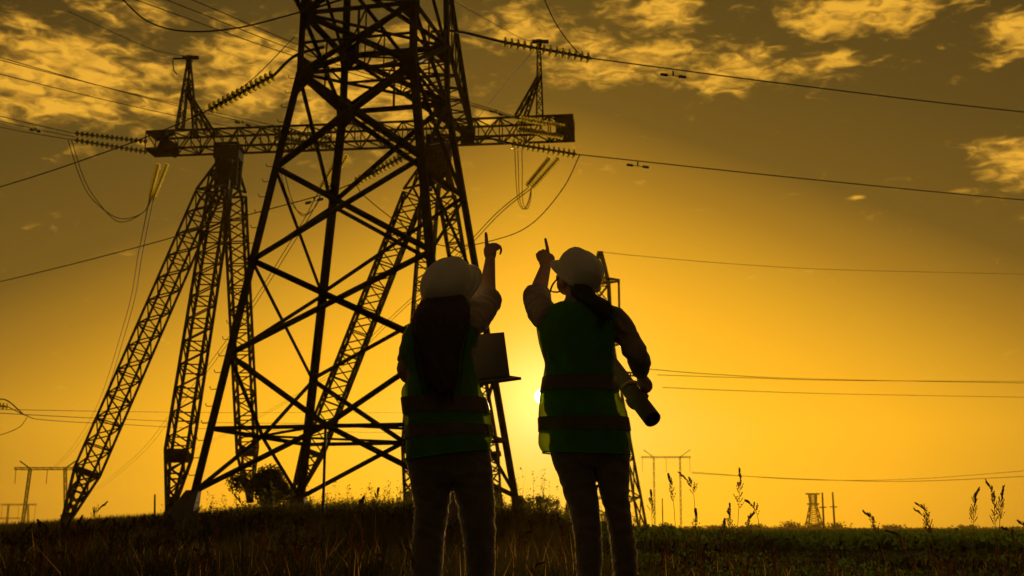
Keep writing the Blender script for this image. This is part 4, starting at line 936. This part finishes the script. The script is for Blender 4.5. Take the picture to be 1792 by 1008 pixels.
# seed-headed grass stalks standing up singly
def stalk(px, py, Y, bend, head_len, label, base_dx=0, dense_=1.0, r=.0026, group='tall grass stalks with seed heads'):
    tip = at(px, py, Y); bp = at(px + base_dx, 1000, Y); g_ = gz(bp.x, Y); root = Vector((bp.x, Y, g_))
    k = Y / FPX
    ctrl = [root, root.lerp(tip, .5) + Vector((-bend * k * .15, 0, .0)), root.lerp(tip, .85) + Vector((-bend * k * .35, 0, (.02 if abs(bend) > 8 else 0))), tip]
    s_ = spline(ctrl, 10); L_ = sum((s_[i + 1] - s_[i]).length for i in range(len(s_) - 1))
    o = thing('grass_stalk', root, label, 'grass stalk', group)
    m_ = MB(); nn = len(s_); m_.tube(s_, [r * (1 - .6 * i / (nn - 1)) for i in range(nn)], 5); m_.build('stem', 'dry_stalk', o)
    m_ = MB(); acc = 0; hl = head_len * k
    rnd = random.Random(int(px * 7 + py))
    for i in range(nn - 1, 0, -1):
        seg = (s_[i - 1] - s_[i]); acc += seg.length
        if acc > hl: break
        f = acc / hl; dirn = -seg.normalized()
        for q in range(int(rnd.choice((1, 2, 2, 3)) * dense_ + .5)):
            p0 = s_[i] + seg * rnd.random(); side = Vector((rnd.choice((-1, 1)) * rnd.uniform(.3, .9), rnd.uniform(-.5, .5), rnd.uniform(-.1, .5))); ln = rnd.uniform(.019, .036) * (.6 + 2.2 * f) * Y / 9
            e_ = p0 + (dirn * 1.1 + side * (.3 + .8 * f)).normalized() * ln
            n3 = rnd.choice((2, 3, 4))
            for z in range(n3):
                c0 = p0.lerp(e_, .25 + .7 * z / n3); d2 = (e_ - p0).normalized() * (.013 * Y / 9)
                m_.tube([c0, c0 + d2 * .5, c0 + d2], [.0006, (.0046 * Y / 9), .0005], 5)
    if m_.n: m_.build('seed_head', 'dry_stalk', o)
    return o
ST = [(1294, 822, 9, -6, 70, 'tall straight stalk, its seed head highest over the right field', -10), (1191, 830, 8.5, -42, 48, 'arching stalk with drooping head beside the faint portal', 42), (1170, 832, 8.5, -10, 52, 'slender leaning stalk before the faint portal left leg', 22),
      (1139, 860, 9, 0, 52, 'stalk nearest the right worker legs with broken head', 6), (1217, 892, 8, -3, 48, 'short stalk with thick head right of the arching one', 2), (1277, 884, 8, 8, 60, 'bushy headed stalk left of the tallest straight one', 10),
      (1268, 912, 8, 6, 40, 'low thin stalk touching the bushy headed one', 4), (1307, 877, 8.5, -26, 38, 'thin slanting stalk with small head past the tallest one', 48), (1318, 899, 8, 14, 46, 'loose open headed stalk under the thin slanting one', -22),
      (1513, 897, 7.5, -18, 50, 'slanting stalk alone in the middle of the right field', 62), (1554, 930, 7.2, -30, 58, 'low leaning brown stalk beneath the horizon in the right field', 76), (1605, 882, 7.5, -34, 64, 'drooping heavy headed stalk, one of a pair leaning left', 46),
      (1603, 893, 7.5, -30, 60, 'lower of a pair of heavy headed stalks leaning left', 38), (1712, 857, 7.5, 12, 66, 'upright stalk with one spreading side spray near right edge', -20), (1727, 844, 7.2, -24, 80, 'tallest spreading stalk near the right edge', 20),
      (1756, 854, 7.2, 8, 62, 'narrow headed stalk beside the tallest spreading one', -18), (1784, 914, 7, -26, 44, 'stalk cut off by the right edge', 30), (1757, 925, 7, -30, 50, 'low bent stalk under the two tall ones at right', 40), (1668, 965, 6.8, 10, 60, 'bushy brown stalk low before the dark soil at right', -6),
      (184, 882, 9, 34, 42, 'nodding stalk between the slanting leg and the middle leg at left', -26), (67, 912, 8, -8, 40, 'left of two crossing stalks near the left edge', 16), (78, 920, 7.6, -10, 64, 'right of two crossing stalks near the left edge', 12),
      (200, 912, 8.5, -8, 30, 'small stalk under the nodding one at left', 6), (236, 910, 8.5, 6, 30, 'small stalk left of the middle tripod foot', -4), (252, 905, 9, 4, 34, 'dense small stalk nearest the middle tripod foot', -2), (300, 905, 9, 12, 40, 'drooping stalk in front of the middle tripod foot', -8),
      (662, 857, 12, 8, 40, 'dark curved stalk on the crest below the diagonal brace', -8), (636, 872, 11, 10, 34, 'smaller curved stalk on the crest below the diagonal brace', -10), (412, 868, 9, -26, 52, 'brown nodding stalk before the rounded shrub', 16), (712, 960, 5.0, -16, 56, 'brown stalk against the left worker left shin', 14),
      (838, 916, 5.05, 6, 48, 'pale stalk against the left worker right knee', -8), (928, 930, 7, 30, 44, 'pale drooping stalk between the two workers', -30), (976, 905, 7, -8, 80, 'pale upright stalk left of the right worker legs', 14), (1232, 955, 7, 2, 70, 'brown stalk low before the crop strip', -6), (1315, 975, 7, 10, 80, 'reddish stalk low on the dark soil', -14), (950, 985, 4.4, 26, 60, 'blurred stalk near the bottom between the workers', -40)]
for i in range(46):
    px, py = random.uniform(10, 700), random.uniform(900, 975)
    ST.append((px, py, random.uniform(5.5, 9), random.uniform(-30, 30), random.uniform(40, 75), 'brown seed headed stalk among the dark foreground grass on the left', random.uniform(-35, 35)))
for i in range(12):
    px, py = random.uniform(1150, 1780), random.uniform(945, 985)
    ST.append((px, py, random.uniform(5.5, 8), random.uniform(-30, 30), random.uniform(40, 70), 'brown seed headed stalk low against the dark soil on the right', random.uniform(-35, 35)))
for (px, py, Y, bend, hl, lab, bdx) in ST: stalk(px, py, Y, bend, hl, lab, bdx, 1.3, group='brown stalks in the near grass on the left' if 'on the left' in lab else 'brown stalks over the soil on the right' if 'on the right' in lab else 'tall grass stalks with seed heads')

# ------------------------------------------------------------------ haze
hz = MB(); X0, X1, Y0, Y1, Z0, Z1 = -1300, 1300, -40, 1080, -1.6, 33
hz.add([(x, y, z) for z in (Z0, Z1) for x, y in ((X0, Y0), (X1, Y0), (X1, Y1), (X0, Y1))], [(3, 2, 1, 0), (4, 5, 6, 7), (0, 1, 5, 4), (1, 2, 6, 5), (2, 3, 7, 6), (3, 0, 4, 7)])
hm_ = bpy.data.materials.new('haze'); hm_.use_nodes = True; t = hm_.node_tree; t.nodes.clear()
pv = t.nodes.new('ShaderNodeVolumePrincipled'); pv.inputs['Color'].default_value = (1, .655, .08, 1); pv.inputs['Density'].default_value = .00022; pv.inputs['Anisotropy'].default_value = .35
out = t.nodes.new('ShaderNodeOutputMaterial'); t.links.new(pv.outputs[0], out.inputs['Volume']); MAT['haze'] = hm_
HZ = hz.build('haze', 'haze'); HZ['kind'] = 'stuff'; HZ['label'] = 'thin golden evening haze over the fields'; HZ['category'] = 'haze'
